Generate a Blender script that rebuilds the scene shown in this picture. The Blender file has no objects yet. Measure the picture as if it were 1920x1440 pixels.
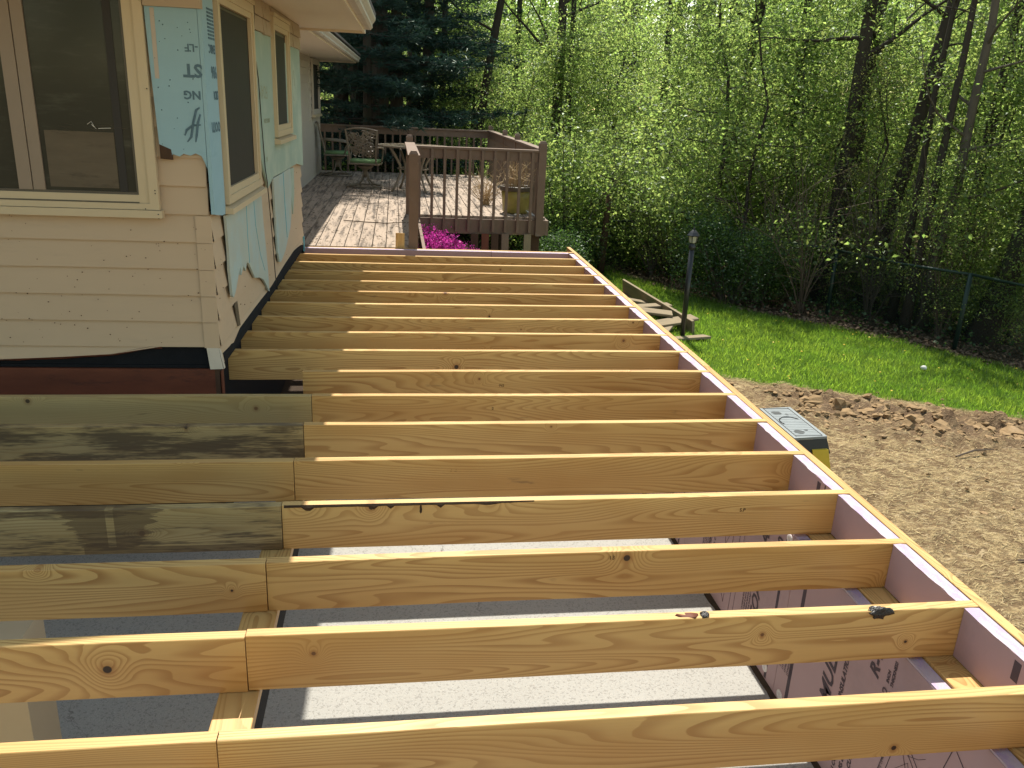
import bpy, math, random
import numpy as np
from mathutils import Vector, Matrix, Euler, noise as mnoise

# ------------------------------------------------------------------ camera, light, exposure
SC = bpy.context.scene
COL = SC.collection
R3 = Matrix(((0.99015831543957, -0.1327166440629733, 0.044416244264176605),
             (0.0007813126630116379, 0.32260518423191775, 0.9465332982294986),
             (-0.13994963349861106, -0.9371831131082935, 0.31953389896574663))).transposed()
CAM = Vector((-1.861397555321254, -1.71348546301762, 1.4661716115734065))
cd = bpy.data.cameras.new('camera'); cam = bpy.data.objects.new('camera', cd); COL.objects.link(cam)
cam.matrix_world = Matrix.Translation(CAM) @ R3.to_4x4()
cd.sensor_width = 36; cd.lens = 1564.27 / 1920 * 36; cd.clip_end = 900; cd.clip_start = .05
SC.camera = cam

SUNV = Vector((.045, .585, 1.0)).normalized()       # direction towards the sun
W = bpy.data.worlds.new('World'); SC.world = W; W.use_nodes = True
wn = W.node_tree.nodes; wl = W.node_tree.links; wn.clear()
sky = wn.new('ShaderNodeTexSky'); sky.sky_type = 'NISHITA'; sky.sun_disc = False
sky.sun_elevation = math.asin(SUNV.z); sky.sun_rotation = math.atan2(SUNV.x, SUNV.y)
sky.air_density = 1.0; sky.dust_density = .4; sky.ozone_density = 1.6
bg = wn.new('ShaderNodeBackground'); bg.inputs[1].default_value = .15
wo = wn.new('ShaderNodeOutputWorld'); wb = wn.new('ShaderNodeMix'); wb.data_type = 'RGBA'; wb.blend_type = 'MULTIPLY'; wb.inputs[0].default_value = 1; wb.inputs[7].default_value = (1., .83, .57, 1)
wl.new(sky.outputs[0], wb.inputs[6]); wl.new(wb.outputs[2], bg.inputs[0]); wl.new(bg.outputs[0], wo.inputs[0])
sl = bpy.data.lights.new('sun', 'SUN'); sl.energy = 3.2; sl.angle = math.radians(.53); sl.color = (1, .95, .84)
sun = bpy.data.objects.new('sun', sl); COL.objects.link(sun)
sun.rotation_euler = SUNV.to_track_quat('Z', 'Y').to_euler(); sun.location = (0, 0, 30)
vs = SC.view_settings; vs.view_transform = 'Standard'; vs.look = 'None'; vs.exposure = 1.36; vs.gamma = 1; vs.use_curve_mapping = False
SC.cycles.max_bounces = 7; SC.cycles.diffuse_bounces = 4; SC.cycles.transmission_bounces = 6

rng = random.Random(7)

# ------------------------------------------------------------------ material helpers
class G:
    def __init__(s, name):
        s.m = bpy.data.materials.new(name); s.m.use_nodes = True
        s.t = s.m.node_tree; s.t.nodes.clear()
        s.out = s.t.nodes.new('ShaderNodeOutputMaterial')
    def n(s, typ, props=None, **inp):
        nd = s.t.nodes.new('ShaderNode' + typ)
        for k, v in (props or {}).items(): setattr(nd, k, v)
        for k, v in inp.items():
            key = k.replace('_', ' ')
            if key.isdigit(): key = int(key)
            elif key[:1] == 'i' and key[1:].isdigit(): key = int(key[1:])
            sk = nd.inputs[key]
            if isinstance(v, bpy.types.NodeSocket): s.t.links.new(v, sk)
            else:
                if hasattr(sk.default_value, '__len__') and hasattr(v, '__len__') and len(sk.default_value) == 4 and len(v) == 3: v = tuple(v) + (1,)
                sk.default_value = v
        return nd
    def ma(s, op, a, b=0., c=0., clamp=False):
        nd = s.n('Math', dict(operation=op, use_clamp=clamp), i0=a, i1=b)
        if op in ('MULTIPLY_ADD', 'SMOOTH_MIN'): 
            if isinstance(c, bpy.types.NodeSocket): s.t.links.new(c, nd.inputs[2])
            else: nd.inputs[2].default_value = c
        return nd.outputs[0]
    def vm(s, op, a, b):
        return s.n('VectorMath', dict(operation=op), i0=a, i1=b).outputs[0]
    def mix(s, f, a, b, bt='MIX'):
        nd = s.t.nodes.new('ShaderNodeMix'); nd.data_type = 'RGBA'; nd.blend_type = bt
        for sk, v in ((nd.inputs[0], f), (nd.inputs[6], a), (nd.inputs[7], b)):
            if isinstance(v, bpy.types.NodeSocket): s.t.links.new(v, sk)
            else: sk.default_value = (tuple(v) + (1,))[:4] if hasattr(v, '__len__') else v
        return nd.outputs[2]
    def ramp(s, f, stops):
        nd = s.t.nodes.new('ShaderNodeMapRange')
        nd.interpolation_type = 'SMOOTHSTEP'
        a, b = stops
        nd.inputs[1].default_value = a; nd.inputs[2].default_value = b
        if isinstance(f, bpy.types.NodeSocket): s.t.links.new(f, nd.inputs[0])
        return nd.outputs[0]
    def noise(s, v, scale, detail=3, rough=.55, dist=0):
        return s.n('TexNoise', Vector=v, Scale=scale, Detail=detail, Roughness=rough, Distortion=dist).outputs[0]
    def coord(s, k='Object'): return s.n('TexCoord').outputs[k]
    def rnd(s): return s.n('ObjectInfo').outputs['Random']
    def pbr(s, col, rough=.7, spec=.3, bump=None, bs=.3, bd=.01, metal=0., **kw):
        p = s.n('BsdfPrincipled', Roughness=rough, Metallic=metal, **kw)
        if isinstance(col, bpy.types.NodeSocket): s.t.links.new(col, p.inputs['Base Color'])
        else: p.inputs['Base Color'].default_value = (tuple(col) + (1,))[:4]
        p.inputs['Specular IOR Level'].default_value = spec
        if bump is not None:
            b = s.n('Bump', Height=bump, Strength=bs, Distance=bd)
            s.t.links.new(b.outputs[0], p.inputs['Normal'])
        s.t.links.new(p.outputs[0], s.out.inputs[0])
        return s.m

def pine(name, light, dark, old=0., stain=0., tee=False, knots=1.):
    g = G(name)
    c = g.coord()
    r = g.rnd()
    off = g.n('CombineXYZ', X=g.ma('MULTIPLY', r, 61.), Y=g.ma('MULTIPLY', r, 17.), Z=g.ma('MULTIPLY', r, 37.)).outputs[0]
    v = g.vm('ADD', c, off)
    sx = g.n('SeparateXYZ', Vector=v)
    # knots
    kx = g.n('CombineXYZ', X=sx.outputs[0], Y=sx.outputs[2], Z=0.).outputs[0]
    vo = g.n('TexVoronoi', dict(voronoi_dimensions='2D'), Vector=kx, Scale=2.3, Randomness=1.)
    kd = g.ma('DIVIDE', vo.outputs['Distance'], 2.3)
    kc = g.n('SeparateColor', Color=vo.outputs['Color'])
    on = g.ma('GREATER_THAN', kc.outputs[0], 1 - .62 * knots)
    rad = g.ma('MULTIPLY_ADD', kc.outputs[1], .011, .004)
    e = g.ma('DIVIDE', kd, g.ma('MULTIPLY', rad, 4.2))
    infl = g.ma('MULTIPLY', g.ma('EXPONENT', g.ma('MULTIPLY', g.ma('MULTIPLY', e, e), -1.)), on)
    gv = g.vm('MULTIPLY', v, (.42, 5.0, 5.0))
    val = g.noise(gv, 1.0, 1.5, .4)
    fine = g.noise(g.vm('MULTIPLY', v, (1.6, 14, 14)), 1., 2, .5)
    val = g.ma('MULTIPLY_ADD', fine, .03, val)
    val = g.ma('MULTIPLY_ADD', infl, .13, val)
    rg = g.ma('FRACT', g.ma('MULTIPLY', val, 44.))
    late = g.ma('MULTIPLY', g.ramp(rg, (.35, .93)), g.ma('SUBTRACT', 1., g.ramp(rg, (.95, 1.))))
    fib = g.noise(g.vm('MULTIPLY', v, (3.5, 160, 160)), 1., 2, .6)
    late = g.ma('MULTIPLY', late, g.ma('MULTIPLY_ADD', g.noise(v, 2.5, 2), 1.15, .10))
    col = g.mix(late, light, dark)
    col = g.mix(g.ma('MULTIPLY', fib, .35), col, tuple(x * .72 for x in light), 'MIX')
    blot = g.noise(g.vm('MULTIPLY', v, (.8, 3, 3)), 1.5, 2, .5)
    col = g.mix(g.ramp(blot, (.35, .75)), col, g.mix(.5, col, (dark[0] * 1.25, dark[1] * 1.25, dark[2] * 1.0)))
    # per board tone
    r2 = g.ma('FRACT', g.ma('MULTIPLY', r, 13.7))
    col = g.mix(1., col, g.n('CombineColor', Red=g.ma('MULTIPLY_ADD', r2, .16, .86), Green=g.ma('MULTIPLY_ADD', r2, .2, .81), Blue=g.ma('MULTIPLY_ADD', r2, .26, .73)).outputs[0], 'MULTIPLY')
    # end-of-board and random dark scuffs
    sc = g.noise(g.vm('MULTIPLY', v, (2.5, 12, 12)), 1.2, 4, .65)
    col = g.mix(g.ma('MULTIPLY', g.ramp(sc, (.66, .74)), .45), col, (.12, .07, .035))
    kr = g.ma('SUBTRACT', 1., g.ramp(g.ma('DIVIDE', kd, rad), (.75, 1.05)))
    kr = g.ma('MULTIPLY', kr, on)
    halo = g.ma('MULTIPLY', g.ma('MULTIPLY', g.ma('SUBTRACT', 1., g.ramp(g.ma('DIVIDE', kd, rad), (1., 2.6))), on), .5)
    col = g.mix(halo, col, (dark[0] * .8, dark[1] * .6, dark[2] * .5))
    kt = g.mix(g.ramp(kc.outputs[2], (.3, .6)), (.16, .07, .025), (.035, .018, .01))
    col = g.mix(kr, col, kt)
    # tiny stamp-like specks / nail marks
    if old > 0:
        gn = g.noise(g.vm('MULTIPLY', v, (1.2, 7, 7)), 1., 3, .6)
        col = g.mix(g.ma('MULTIPLY', g.ramp(gn, (.3, .7)), old), col, (.23, .175, .10))
    if stain > 0:
        st = g.noise(g.vm('MULTIPLY', v, (1.1, 5, 9)), 1.3, 5, .72)
        st2 = g.noise(g.vm('MULTIPLY', v, (6, 40, 110)), 1., 3, .7)
        m = g.ramp(g.ma('MULTIPLY_ADD', st2, .35, st), (.66 - .12 * stain, .80 - .12 * stain))
        col = g.mix(g.ma('MULTIPLY', m, .85), col, (.075, .05, .03))
    if tee:
        s2 = g.n('SeparateXYZ', Vector=c)
        ax = g.ma('ABSOLUTE', g.ma('SUBTRACT', s2.outputs[0], 1.05))
        wob = g.noise(g.vm('MULTIPLY', v, (2, 60, 60)), 1., 3, .7)
        wdt = g.ma('ADD', g.ma('MULTIPLY_ADD', s2.outputs[2], .5, .125), g.ma('MULTIPLY', g.ma('SUBTRACT', wob, .5), .22))
        m1 = g.ma('MULTIPLY', g.ma('LESS_THAN', ax, wdt), g.ma('GREATER_THAN', ax, .014))
        low = g.ma('MULTIPLY', g.ma('LESS_THAN', s2.outputs[2], -.062), g.ma('GREATER_THAN', s2.outputs[0], .95))
        m1 = g.ma('MULTIPLY', g.ma('MAXIMUM', m1, low), g.ma('MULTIPLY_ADD', wob, .9, .35, clamp=True))
        col = g.mix(g.ma('MULTIPLY', m1, .8), col, (.085, .052, .026))
    bump = g.ma('MULTIPLY_ADD', fib, .5, g.ma('MULTIPLY', late, .25))
    return g.pbr(col, .46, .42, bump, .3, .002)

def flat(name, col, rough=.7, spec=.3, var=.15, scale=8., metal=0., bump=0., dirt=None, stretch=(1, 1, 1), dsc=2.2, dlo=.52, dhi=.75):
    g = G(name); c = g.vm('ADD', g.coord(), g.n('CombineXYZ', X=g.ma('MULTIPLY', g.rnd(), 31.), Y=g.ma('MULTIPLY', g.rnd(), 7.), Z=0.).outputs[0])
    c = g.vm('MULTIPLY', c, stretch)
    n = g.noise(c, scale, 4, .6)
    k = g.mix(n, tuple(x * (1 - var) for x in col), tuple(min(1, x * (1 + var)) for x in col))
    if dirt:
        d = g.ma('MULTIPLY_ADD', g.noise(c, scale * 9, 3, .7), .18, g.noise(c, dsc, 5, .65))
        k = g.mix(g.ramp(d, (dlo + .09, dhi + .09)), k, dirt)
    b = g.noise(c, scale * 6, 3, .6) if bump else None
    return g.pbr(k, rough, spec, b, bump, .004, metal)

def leafmat(name, a, b, trans, tw=.45, hue=.5, patch=0):
    g = G(name)
    isl = g.n('NewGeometry').outputs['Random Per Island']
    r = g.rnd()
    f = g.ma('FRACT', g.ma('MULTIPLY_ADD', r, hue * 3.1, g.ma('MULTIPLY', isl, .9)))
    if patch:
        f = g.ma('MULTIPLY_ADD', g.ramp(g.noise(g.coord(), patch, 4, .65), (.35, .65)), .75, g.ma('MULTIPLY', isl, .25))
    col = g.mix(f, a, b)
    tc = g.mix(f, trans, tuple(x * y for x, y in zip(trans, (.55, .75, .6))))
    vb = g.ma('MULTIPLY_ADD', g.ma('FRACT', g.ma('MULTIPLY', isl, 7.31)), 1.05, .45)
    tc = g.mix(1., tc, g.n('CombineColor', Red=vb, Green=vb, Blue=vb).outputs[0], 'MULTIPLY')
    d = g.n('BsdfDiffuse', Color=col); t = g.n('BsdfTranslucent', Color=tc)
    mx = g.n('MixShader', Fac=tw, i1=d.outputs[0], i2=t.outputs[0])
    gl = g.n('BsdfGlossy', Color=(.8, .9, .8), Roughness=.42)
    mx2 = g.n('MixShader', Fac=.035, i1=mx.outputs[0], i2=gl.outputs[0])
    g.t.links.new(mx2.outputs[0], g.out.inputs[0])
    return g.m

M = {}
M['pine'] = pine('pine', (.65, .435, .175), (.34, .165, .047))
M['pine_green'] = pine('pine_green', (.47, .36, .17), (.28, .19, .08), old=.15)
M['pine_stain'] = pine('pine_stain', (.44, .34, .17), (.26, .17, .075), old=.25, stain=.75)
M['pine_tee'] = pine('pine_tee', (.46, .36, .18), (.28, .19, .08), old=.2, stain=.1, tee=True)
M['bark'] = flat('bark_edge', (.05, .03, .018), .8, .2, .5, 60, bump=.5)
M['resin'] = flat('resin', (.012, .008, .007), .25, .6, .6, 60, bump=.9)
M['deckwood'] = flat('weathered_deck', (.36, .285, .225), .85, .15, .22, 5, bump=.4, dirt=(.13, .105, .085), stretch=(1.2, 14, 14), dsc=1.3, dlo=.44, dhi=.66)
M['railpaint'] = flat('brown_rail_paint', (.17, .112, .08), .62, .3, .25, 6, bump=.2, dirt=(.19, .15, .125), stretch=(1, 1, 1), dsc=9, dlo=.55, dhi=.8)
M['redwood'] = flat('reddish_band_board', (.135, .04, .02), .65, .3, .35, 4, bump=.2, dirt=(.05, .02, .015), stretch=(1, 4, 4), dsc=3)
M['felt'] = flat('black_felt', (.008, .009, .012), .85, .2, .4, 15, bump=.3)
M['darkwood'] = flat('dark_old_wood', (.07, .04, .025), .8, .2, .4, 9, bump=.3, stretch=(4, 4, .6))
M['oldboard'] = flat('grey_scrap_board', (.24, .19, .125), .85, .15, .25, 8, bump=.3, dirt=(.15, .12, .09), stretch=(.6, 6, 6))
M['siding'] = flat('peach_clapboard', (.51, .385, .265), .6, .3, .045, 3, bump=.06, dirt=(.43, .33, .235), stretch=(.5, 1, 3), dsc=5, dlo=.55, dhi=.9)
M['siding2'] = flat('taupe_clapboard', (.48, .42, .36), .6, .3, .08, 3, bump=.08)
M['frieze'] = flat('tan_frieze_board', (.42, .33, .235), .65, .3, .07, 3, bump=.1)
M['almond'] = flat('almond_window_trim', (.55, .45, .30), .45, .4, .05, 4)
M['bronze'] = flat('dark_bronze_track', (.10, .085, .065), .45, .4, .15, 6)
M['sash'] = flat('taupe_sash', (.27, .21, .16), .5, .4, .1, 5)
M['soffit'] = flat('cream_soffit', (.74, .66, .54), .6, .3, .05, 2.5, stretch=(1, .2, 1), bump=.05)
M['gutter'] = flat('ivory_gutter', (.55, .50, .43), .45, .4, .1, 5, dirt=(.28, .25, .2), dsc=4)
M['roof'] = flat('grey_shingles', (.09, .085, .08), .9, .2, .4, 20, bump=.5)
M['foam'] = flat('pink_foam', (.38, .255, .275), .62, .35, .07, 3.5, bump=.04, dirt=(.32, .22, .24), dsc=1.5)
M['foamcut'] = flat('cut_pink_foam', (.48, .40, .45), .8, .2, .2, 18, bump=.8, dirt=(.42, .32, .46), stretch=(3, 1.2, 1), dsc=9, dlo=.45, dhi=.6)
M['foamgrey'] = flat('grey_foam_edge', (.30, .25, .28), .8, .2, .2, 9)
M['ink'] = flat('black_print', (.075, .055, .07), .7, .2, .2, 30)
M['inkblue'] = flat('grey_blue_print', (.10, .17, .22), .7, .2, .25, 40)
M['inkfaint'] = flat('faint_print', (.33, .36, .25), .7, .2, .2, 40)
M['washer'] = flat('white_plastic', (.62, .57, .58), .4, .4, .05, 9)
M['blue'] = flat('blue_foam_sheet', (.28, .445, .52), .6, .35, .06, 2.5, bump=.06, dirt=(.235, .39, .46), stretch=(.6, 1, 2.5), dsc=5, dlo=.58, dhi=.8)
M['bluegreen'] = flat('faded_blue_green_foam', (.32, .42, .36), .65, .3, .09, 2, bump=.06, dirt=(.43, .50, .42), dsc=2.4, dlo=.42, dhi=.7)
M['bluepale'] = flat('pale_faded_foam', (.42, .47, .425), .65, .3, .1, 3, bump=.06, dirt=(.38, .50, .51), dsc=4, dlo=.4, dhi=.7)
M['ledge'] = flat('blue_foam_edge', (.12, .38, .48), .6, .3, .15, 8)
M['wire'] = flat('black_cable', (.03, .025, .022), .5, .4, .2, 9)
M['metalblack'] = flat('black_metal', (.022, .024, .024), .4, .5, .3, 12)
M['greenvinyl'] = flat('dark_green_vinyl', (.014, .032, .024), .45, .35, .3, 10)
M['cast'] = flat('bronze_cast_metal', (.20, .16, .115), .45, .5, .3, 18, bump=.2)
M['cushion'] = flat('green_cushion', (.16, .26, .12), .9, .1, .2, 40, bump=.3)
M['yellow'] = flat('ladder_yellow', (.60, .42, .03), .45, .4, .1, 6)
M['plastic'] = flat('grey_ladder_plastic', (.22, .24, .245), .45, .4, .2, 20, bump=.2)
M['plasticdark'] = flat('black_ladder_plastic', (.02, .02, .02), .5, .4, .2, 20)
M['pot'] = flat('olive_yellow_pot', (.30, .25, .06), .4, .4, .15, 5, dirt=(.18, .15, .06))
M['potrim'] = flat('dark_pot_rim', (.09, .07, .05), .5, .3, .2, 8)
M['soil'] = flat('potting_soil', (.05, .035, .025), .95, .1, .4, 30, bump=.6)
M['dry'] = flat('dry_stems', (.42, .31, .18), .8, .2, .3, 20)
M['twig'] = flat('dry_twig', (.13, .095, .07), .8, .2, .3, 20)
M['trunk'] = flat('tree_bark', (.052, .042, .034), .9, .15, .45, 6, bump=1., stretch=(3, 3, .7), dirt=(.05, .055, .035), dsc=1.2)
M['trunkpale'] = flat('pale_bark', (.11, .092, .074), .9, .15, .4, 6, bump=1., stretch=(3, 3, .7))
M['lampglass'] = flat('frosted_lamp_glass', (.42, .40, .33), .2, .5, .1, 9)
M['cap'] = flat('lamp_black', (.02, .02, .022), .35, .5, .2, 9)
M['white'] = flat('white_scrap', (.7, .68, .62), .6, .3, .1, 9)
M['litter'] = flat('leaf_litter', (.16, .11, .075), .9, .1, .5, 30)
M['straw'] = flat('dry_straw', (.50, .385, .205), .9, .1, .45, 30)
M['clod'] = flat('soil_clod', (.26, .175, .095), .95, .1, .35, 9, bump=1., dirt=(.30, .21, .125), dsc=4)
M['catkin'] = flat('dry_catkins', (.13, .095, .06), .9, .1, .3, 30)

L_ = {
 'spring': leafmat('spring_leaf', (.13, .165, .035), (.075, .115, .03), (.52, .62, .17), .58),
 'far': leafmat('far_spring_leaf', (.17, .21, .05), (.11, .16, .05), (.66, .78, .22), .62),  # paler copy of the spring leaf, distance haze put into its colour
 'mid': leafmat('mid_green_leaf', (.065, .105, .03), (.045, .08, .028), (.34, .47, .10), .52),
 'bud': leafmat('olive_bud_leaf', (.15, .13, .05), (.10, .115, .04), (.46, .46, .14), .5),
 'dark': leafmat('dark_glossy_leaf', (.035, .065, .022), (.045, .08, .025), (.14, .24, .05), .38),
 'needle': leafmat('pine_needle', (.018, .043, .036), (.026, .055, .04), (.03, .07, .05), .25),
 'grass': leafmat('grass_blade', (.06, .125, .014), (.135, .20, .03), (.40, .56, .06), .52, patch=1.6),
 'azalea': leafmat('magenta_petal', (.62, .02, .32), (.68, .07, .45), (.85, .08, .55), .42),
 'ivy': leafmat('ground_ivy', (.03, .07, .02), (.05, .09, .03), (.12, .22, .04), .4)}

# glass
def glassm(name, base, rough):
    g = G(name); c = g.coord()
    n = g.noise(g.vm('MULTIPLY', c, (1.5, 1.5, 9)), 2.2, 5, .65)
    k = g.mix(g.ramp(n, (.5, .85)), base, tuple(x * 2.2 for x in base))
    return g.pbr(k, rough, .25)
M['glass'] = glassm('dark_window_glass', (.040, .040, .032), .12)
M['screen'] = flat('grey_insect_screen', (.035, .032, .030), .6, .3, .12, 3, stretch=(6, 6, .3))
M['shade'] = flat('dusty_tan_shade', (.12, .095, .065), .7, .3, .3, 4, stretch=(1, 1, 5), dirt=(.06, .05, .035), dsc=3)  # tan of the yard's reflection as a colour; the dust streaks share it

# concrete
g = G('speckled_concrete'); c = g.coord()
n1 = g.noise(c, 90, 3, .65); n2 = g.noise(c, 1.6, 4, .6); n3 = g.noise(c, 230, 2, .5); n4 = g.noise(c, 14, 4, .7)
k = g.mix(n2, (.29, .28, .26), (.37, .36, .335))
k = g.mix(g.ma('MULTIPLY', g.ramp(n1, (.54, .62)), .5), k, (.15, .14, .13))
k = g.mix(g.ma('MULTIPLY', g.ramp(n3, (.6, .68)), .4), k, (.55, .54, .50))
k = g.mix(g.ramp(n4, (.71, .76)), k, (.10, .08, .06))
vc = g.n('TexVoronoi', dict(feature='DISTANCE_TO_EDGE'), Vector=g.vm('ADD', c, g.vm('MULTIPLY', g.n('TexNoise', Vector=c, Scale=6., Detail=4.).outputs['Color'], (.25, .25, 0))), Scale=.9)
cr = g.ma('SUBTRACT', 1., g.ramp(vc.outputs['Distance'], (.0005, .0022)))
k = g.mix(g.ma('MULTIPLY', g.ma('MULTIPLY', cr, g.ramp(n2, (.45, .6))), .6), k, (.09, .08, .07))
M['slab'] = g.pbr(k, .88, .2, g.ma('MULTIPLY_ADD', n1, -1., n3), .5, .003)

# ground
g = G('yard_ground'); c = g.coord()
at = g.n('Attribute', dict(attribute_name='zone')); zc = g.n('SeparateColor', Color=at.outputs['Color'])
nb = g.noise(c, 3., 5, .6); nf = g.noise(c, 34, 4, .7); nx = g.noise(g.vm('MULTIPLY', g.vm('ADD', c, g.vm('MULTIPLY', g.n('TexNoise', Vector=c, Scale=2.5, Detail=3.).outputs['Color'], (.5, .5, 0))), (7, 26, 9)), 1.6, 5, .72); ng = g.noise(c, 9, 5, .7)
tan = g.mix(nb, (.32, .225, .115), (.43, .33, .175))
dirtc = g.mix(g.ma('MULTIPLY', g.ramp(ng, (.60, .44)), .8), tan, (.14, .088, .048)); dirtc = g.mix(g.ma('MULTIPLY', g.ramp(nf, (.56, .42)), .55), dirtc, (.12, .078, .045))
dirtc = g.mix(g.ma('MULTIPLY', g.ramp(nx, (.53, .63)), .7), dirtc, (.50, .39, .235))
dirtc = g.mix(g.ma('MULTIPLY', g.ramp(g.noise(c, 2.1, 6, .72), (.50, .68)), .55), dirtc, (.17, .11, .062))
dirtc = g.mix(g.ma('MULTIPLY', zc.outputs[2], .8), dirtc, g.mix(nf, (.11, .07, .045), (.19, .125, .08)))
grassc = g.mix(nf, (.06, .115, .012), (.11, .18, .02))
litc = g.mix(nf, (.045, .032, .022), (.13, .09, .06))
k = g.mix(zc.outputs[0], dirtc, grassc); k = g.mix(zc.outputs[1], k, litc)
bp = g.ma('MULTIPLY_ADD', ng, 1.5, g.ma('MULTIPLY_ADD', nf, .6, g.ma('MULTIPLY', nx, .5)))
M['ground'] = g.pbr(k, .95, .08, bp, 1., .045)

# ------------------------------------------------------------------ object helpers
RS = {}
def tag(o, label=None, cat=None, group=None, kind=None):
    if label: o['label'] = label
    if cat: o['category'] = cat
    if group: o['group'] = group
    if kind: o['kind'] = kind
    return o
def root(name, loc, label, cat, group=None, rotz=0., local=False):
    o = bpy.data.objects.new(name, None); COL.objects.link(o); o.empty_display_size = .1
    o.location = loc; o.rotation_euler = (0, 0, rotz)
    RS[o] = Matrix.Identity(4) if local else Matrix.Translation(loc) @ Matrix.Rotation(rotz, 4, 'Z')
    return tag(o, label, cat, group)
def link(name, me, parent=None, mx=None, mat=None):
    o = bpy.data.objects.new(name, me); COL.objects.link(o)
    mx = mx or Matrix.Identity(4); RS[o] = mx
    if parent: o.parent = parent; o.matrix_local = RS[parent].inverted() @ mx
    else: o.matrix_local = mx
    if mat is not None and not me.materials: me.materials.append(mat)
    return o

class MB:
    def __init__(s): s.v = []; s.f = []
    def add(s, vs, fs):
        b = len(s.v); s.v += [tuple(v) for v in vs]; s.f += [tuple(b + i for i in f) for f in fs]
    def box(s, x0, x1, y0, y1, z0, z1):
        s.add([(x0, y0, z0), (x1, y0, z0), (x1, y1, z0), (x0, y1, z0), (x0, y0, z1), (x1, y0, z1), (x1, y1, z1), (x0, y1, z1)],
              [(0, 3, 2, 1), (4, 5, 6, 7), (0, 1, 5, 4), (1, 2, 6, 5), (2, 3, 7, 6), (3, 0, 4, 7)]); return s
    def prism(s, pts, d):           # polygon (3D points) extruded by vector d
        n = len(pts); d = Vector(d); A = [Vector(p) for p in pts]; B = [p + d for p in A]
        s.add(A + B, [tuple(range(n))[::-1], tuple(range(n, 2 * n))] + [(i, (i + 1) % n, n + (i + 1) % n, n + i) for i in range(n)]); return s
    def tube(s, pts, rad, k=6, cap=True):
        pts = [Vector(p) for p in pts]; n = len(pts)
        if not hasattr(rad, '__len__'): rad = [rad] * n
        b = len(s.v); up = Vector((0, 0, 1)); pa = None
        for i, p in enumerate(pts):
            t = (pts[min(i + 1, n - 1)] - pts[max(i - 1, 0)]).normalized()
            a = t.cross(up)
            if a.length < .05: a = t.cross(Vector((1, 0, 0)))
            if pa is not None:
                a2 = pa - t * pa.dot(t)
                if a2.length > .05: a = a2
            a.normalize(); pa = a; c = t.cross(a)
            for j in range(k):
                th = 2 * math.pi * j / k; s.v.append(tuple(p + (a * math.cos(th) + c * math.sin(th)) * rad[i]))
        for i in range(n - 1):
            for j in range(k):
                q = b + i * k; s.f.append((q + j, q + (j + 1) % k, q + k + (j + 1) % k, q + k + j))
        if cap: s.f.append(tuple(b + j for j in range(k))[::-1]); s.f.append(tuple(b + (n - 1) * k + j for j in range(k)))
        return s
    def lathe(s, prof, c=(0, 0, 0), k=24, close=True):
        b = len(s.v); n = len(prof)
        for r, z in prof:
            for j in range(k):
                th = 2 * math.pi * j / k; s.v.append((c[0] + r * math.cos(th), c[1] + r * math.sin(th), c[2] + z))
        for i in range(n - 1):
            for j in range(k):
                q = b + i * k; s.f.append((q + j, q + (j + 1) % k, q + k + (j + 1) % k, q + k + j))
        if close: s.f.append(tuple(b + j for j in range(k))[::-1]); s.f.append(tuple(b + (n - 1) * k + j for j in range(k)))
        return s
    def blob(s, c, r, seed=0, sx=1, sy=1, sz=1, sub=2, amp=.35):
        import bmesh
        bm = bmesh.new(); bmesh.ops.create_icosphere(bm, subdivisions=sub, radius=1)
        vs = []
        for v in bm.verts:
            d = 1 + amp * mnoise.noise(v.co * 1.7 + Vector((seed * 3.1, seed, 0)))*1.6
            vs.append((c[0] + v.co.x * r * sx * d, c[1] + v.co.y * r * sy * d, c[2] + v.co.z * r * sz * d))
        s.add(vs, [tuple(v.index for v in f.verts) for f in bm.faces]); bm.free(); return s
    def mesh(s, name, o=(0, 0, 0)):
        me = bpy.data.meshes.new(name); o = Vector(o)
        me.from_pydata([tuple(Vector(v) - o) for v in s.v], [], s.f); me.update(); return me
    def build(s, name, mat, parent=None, smooth=False, origin=None, label=None):
        a = np.array(s.v); 
        if origin is None: origin = Vector(((a[:, 0].min() + a[:, 0].max()) / 2, (a[:, 1].min() + a[:, 1].max()) / 2, (a[:, 2].min() + a[:, 2].max()) / 2))
        me = s.mesh(name, origin); me.materials.append(mat)
        if smooth: me.polygons.foreach_set('use_smooth', [True] * len(me.polygons))
        o = link(name, me, parent, Matrix.Translation(origin))
        if label: o['label'] = label
        return o

def fastmesh(name, V, F, mat, smooth=False):
    me = bpy.data.meshes.new(name); V = np.asarray(V, np.float32); F = np.asarray(F, np.int32); n, k = F.shape
    me.vertices.add(len(V)); me.vertices.foreach_set('co', V.ravel())
    me.loops.add(n * k); me.loops.foreach_set('vertex_index', F.ravel())
    me.polygons.add(n); me.polygons.foreach_set('loop_start', np.arange(0, n * k, k, dtype=np.int32))
    me.update(calc_edges=True); me.materials.append(mat)
    if smooth: me.polygons.foreach_set('use_smooth', np.ones(n, bool))
    return me

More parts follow.
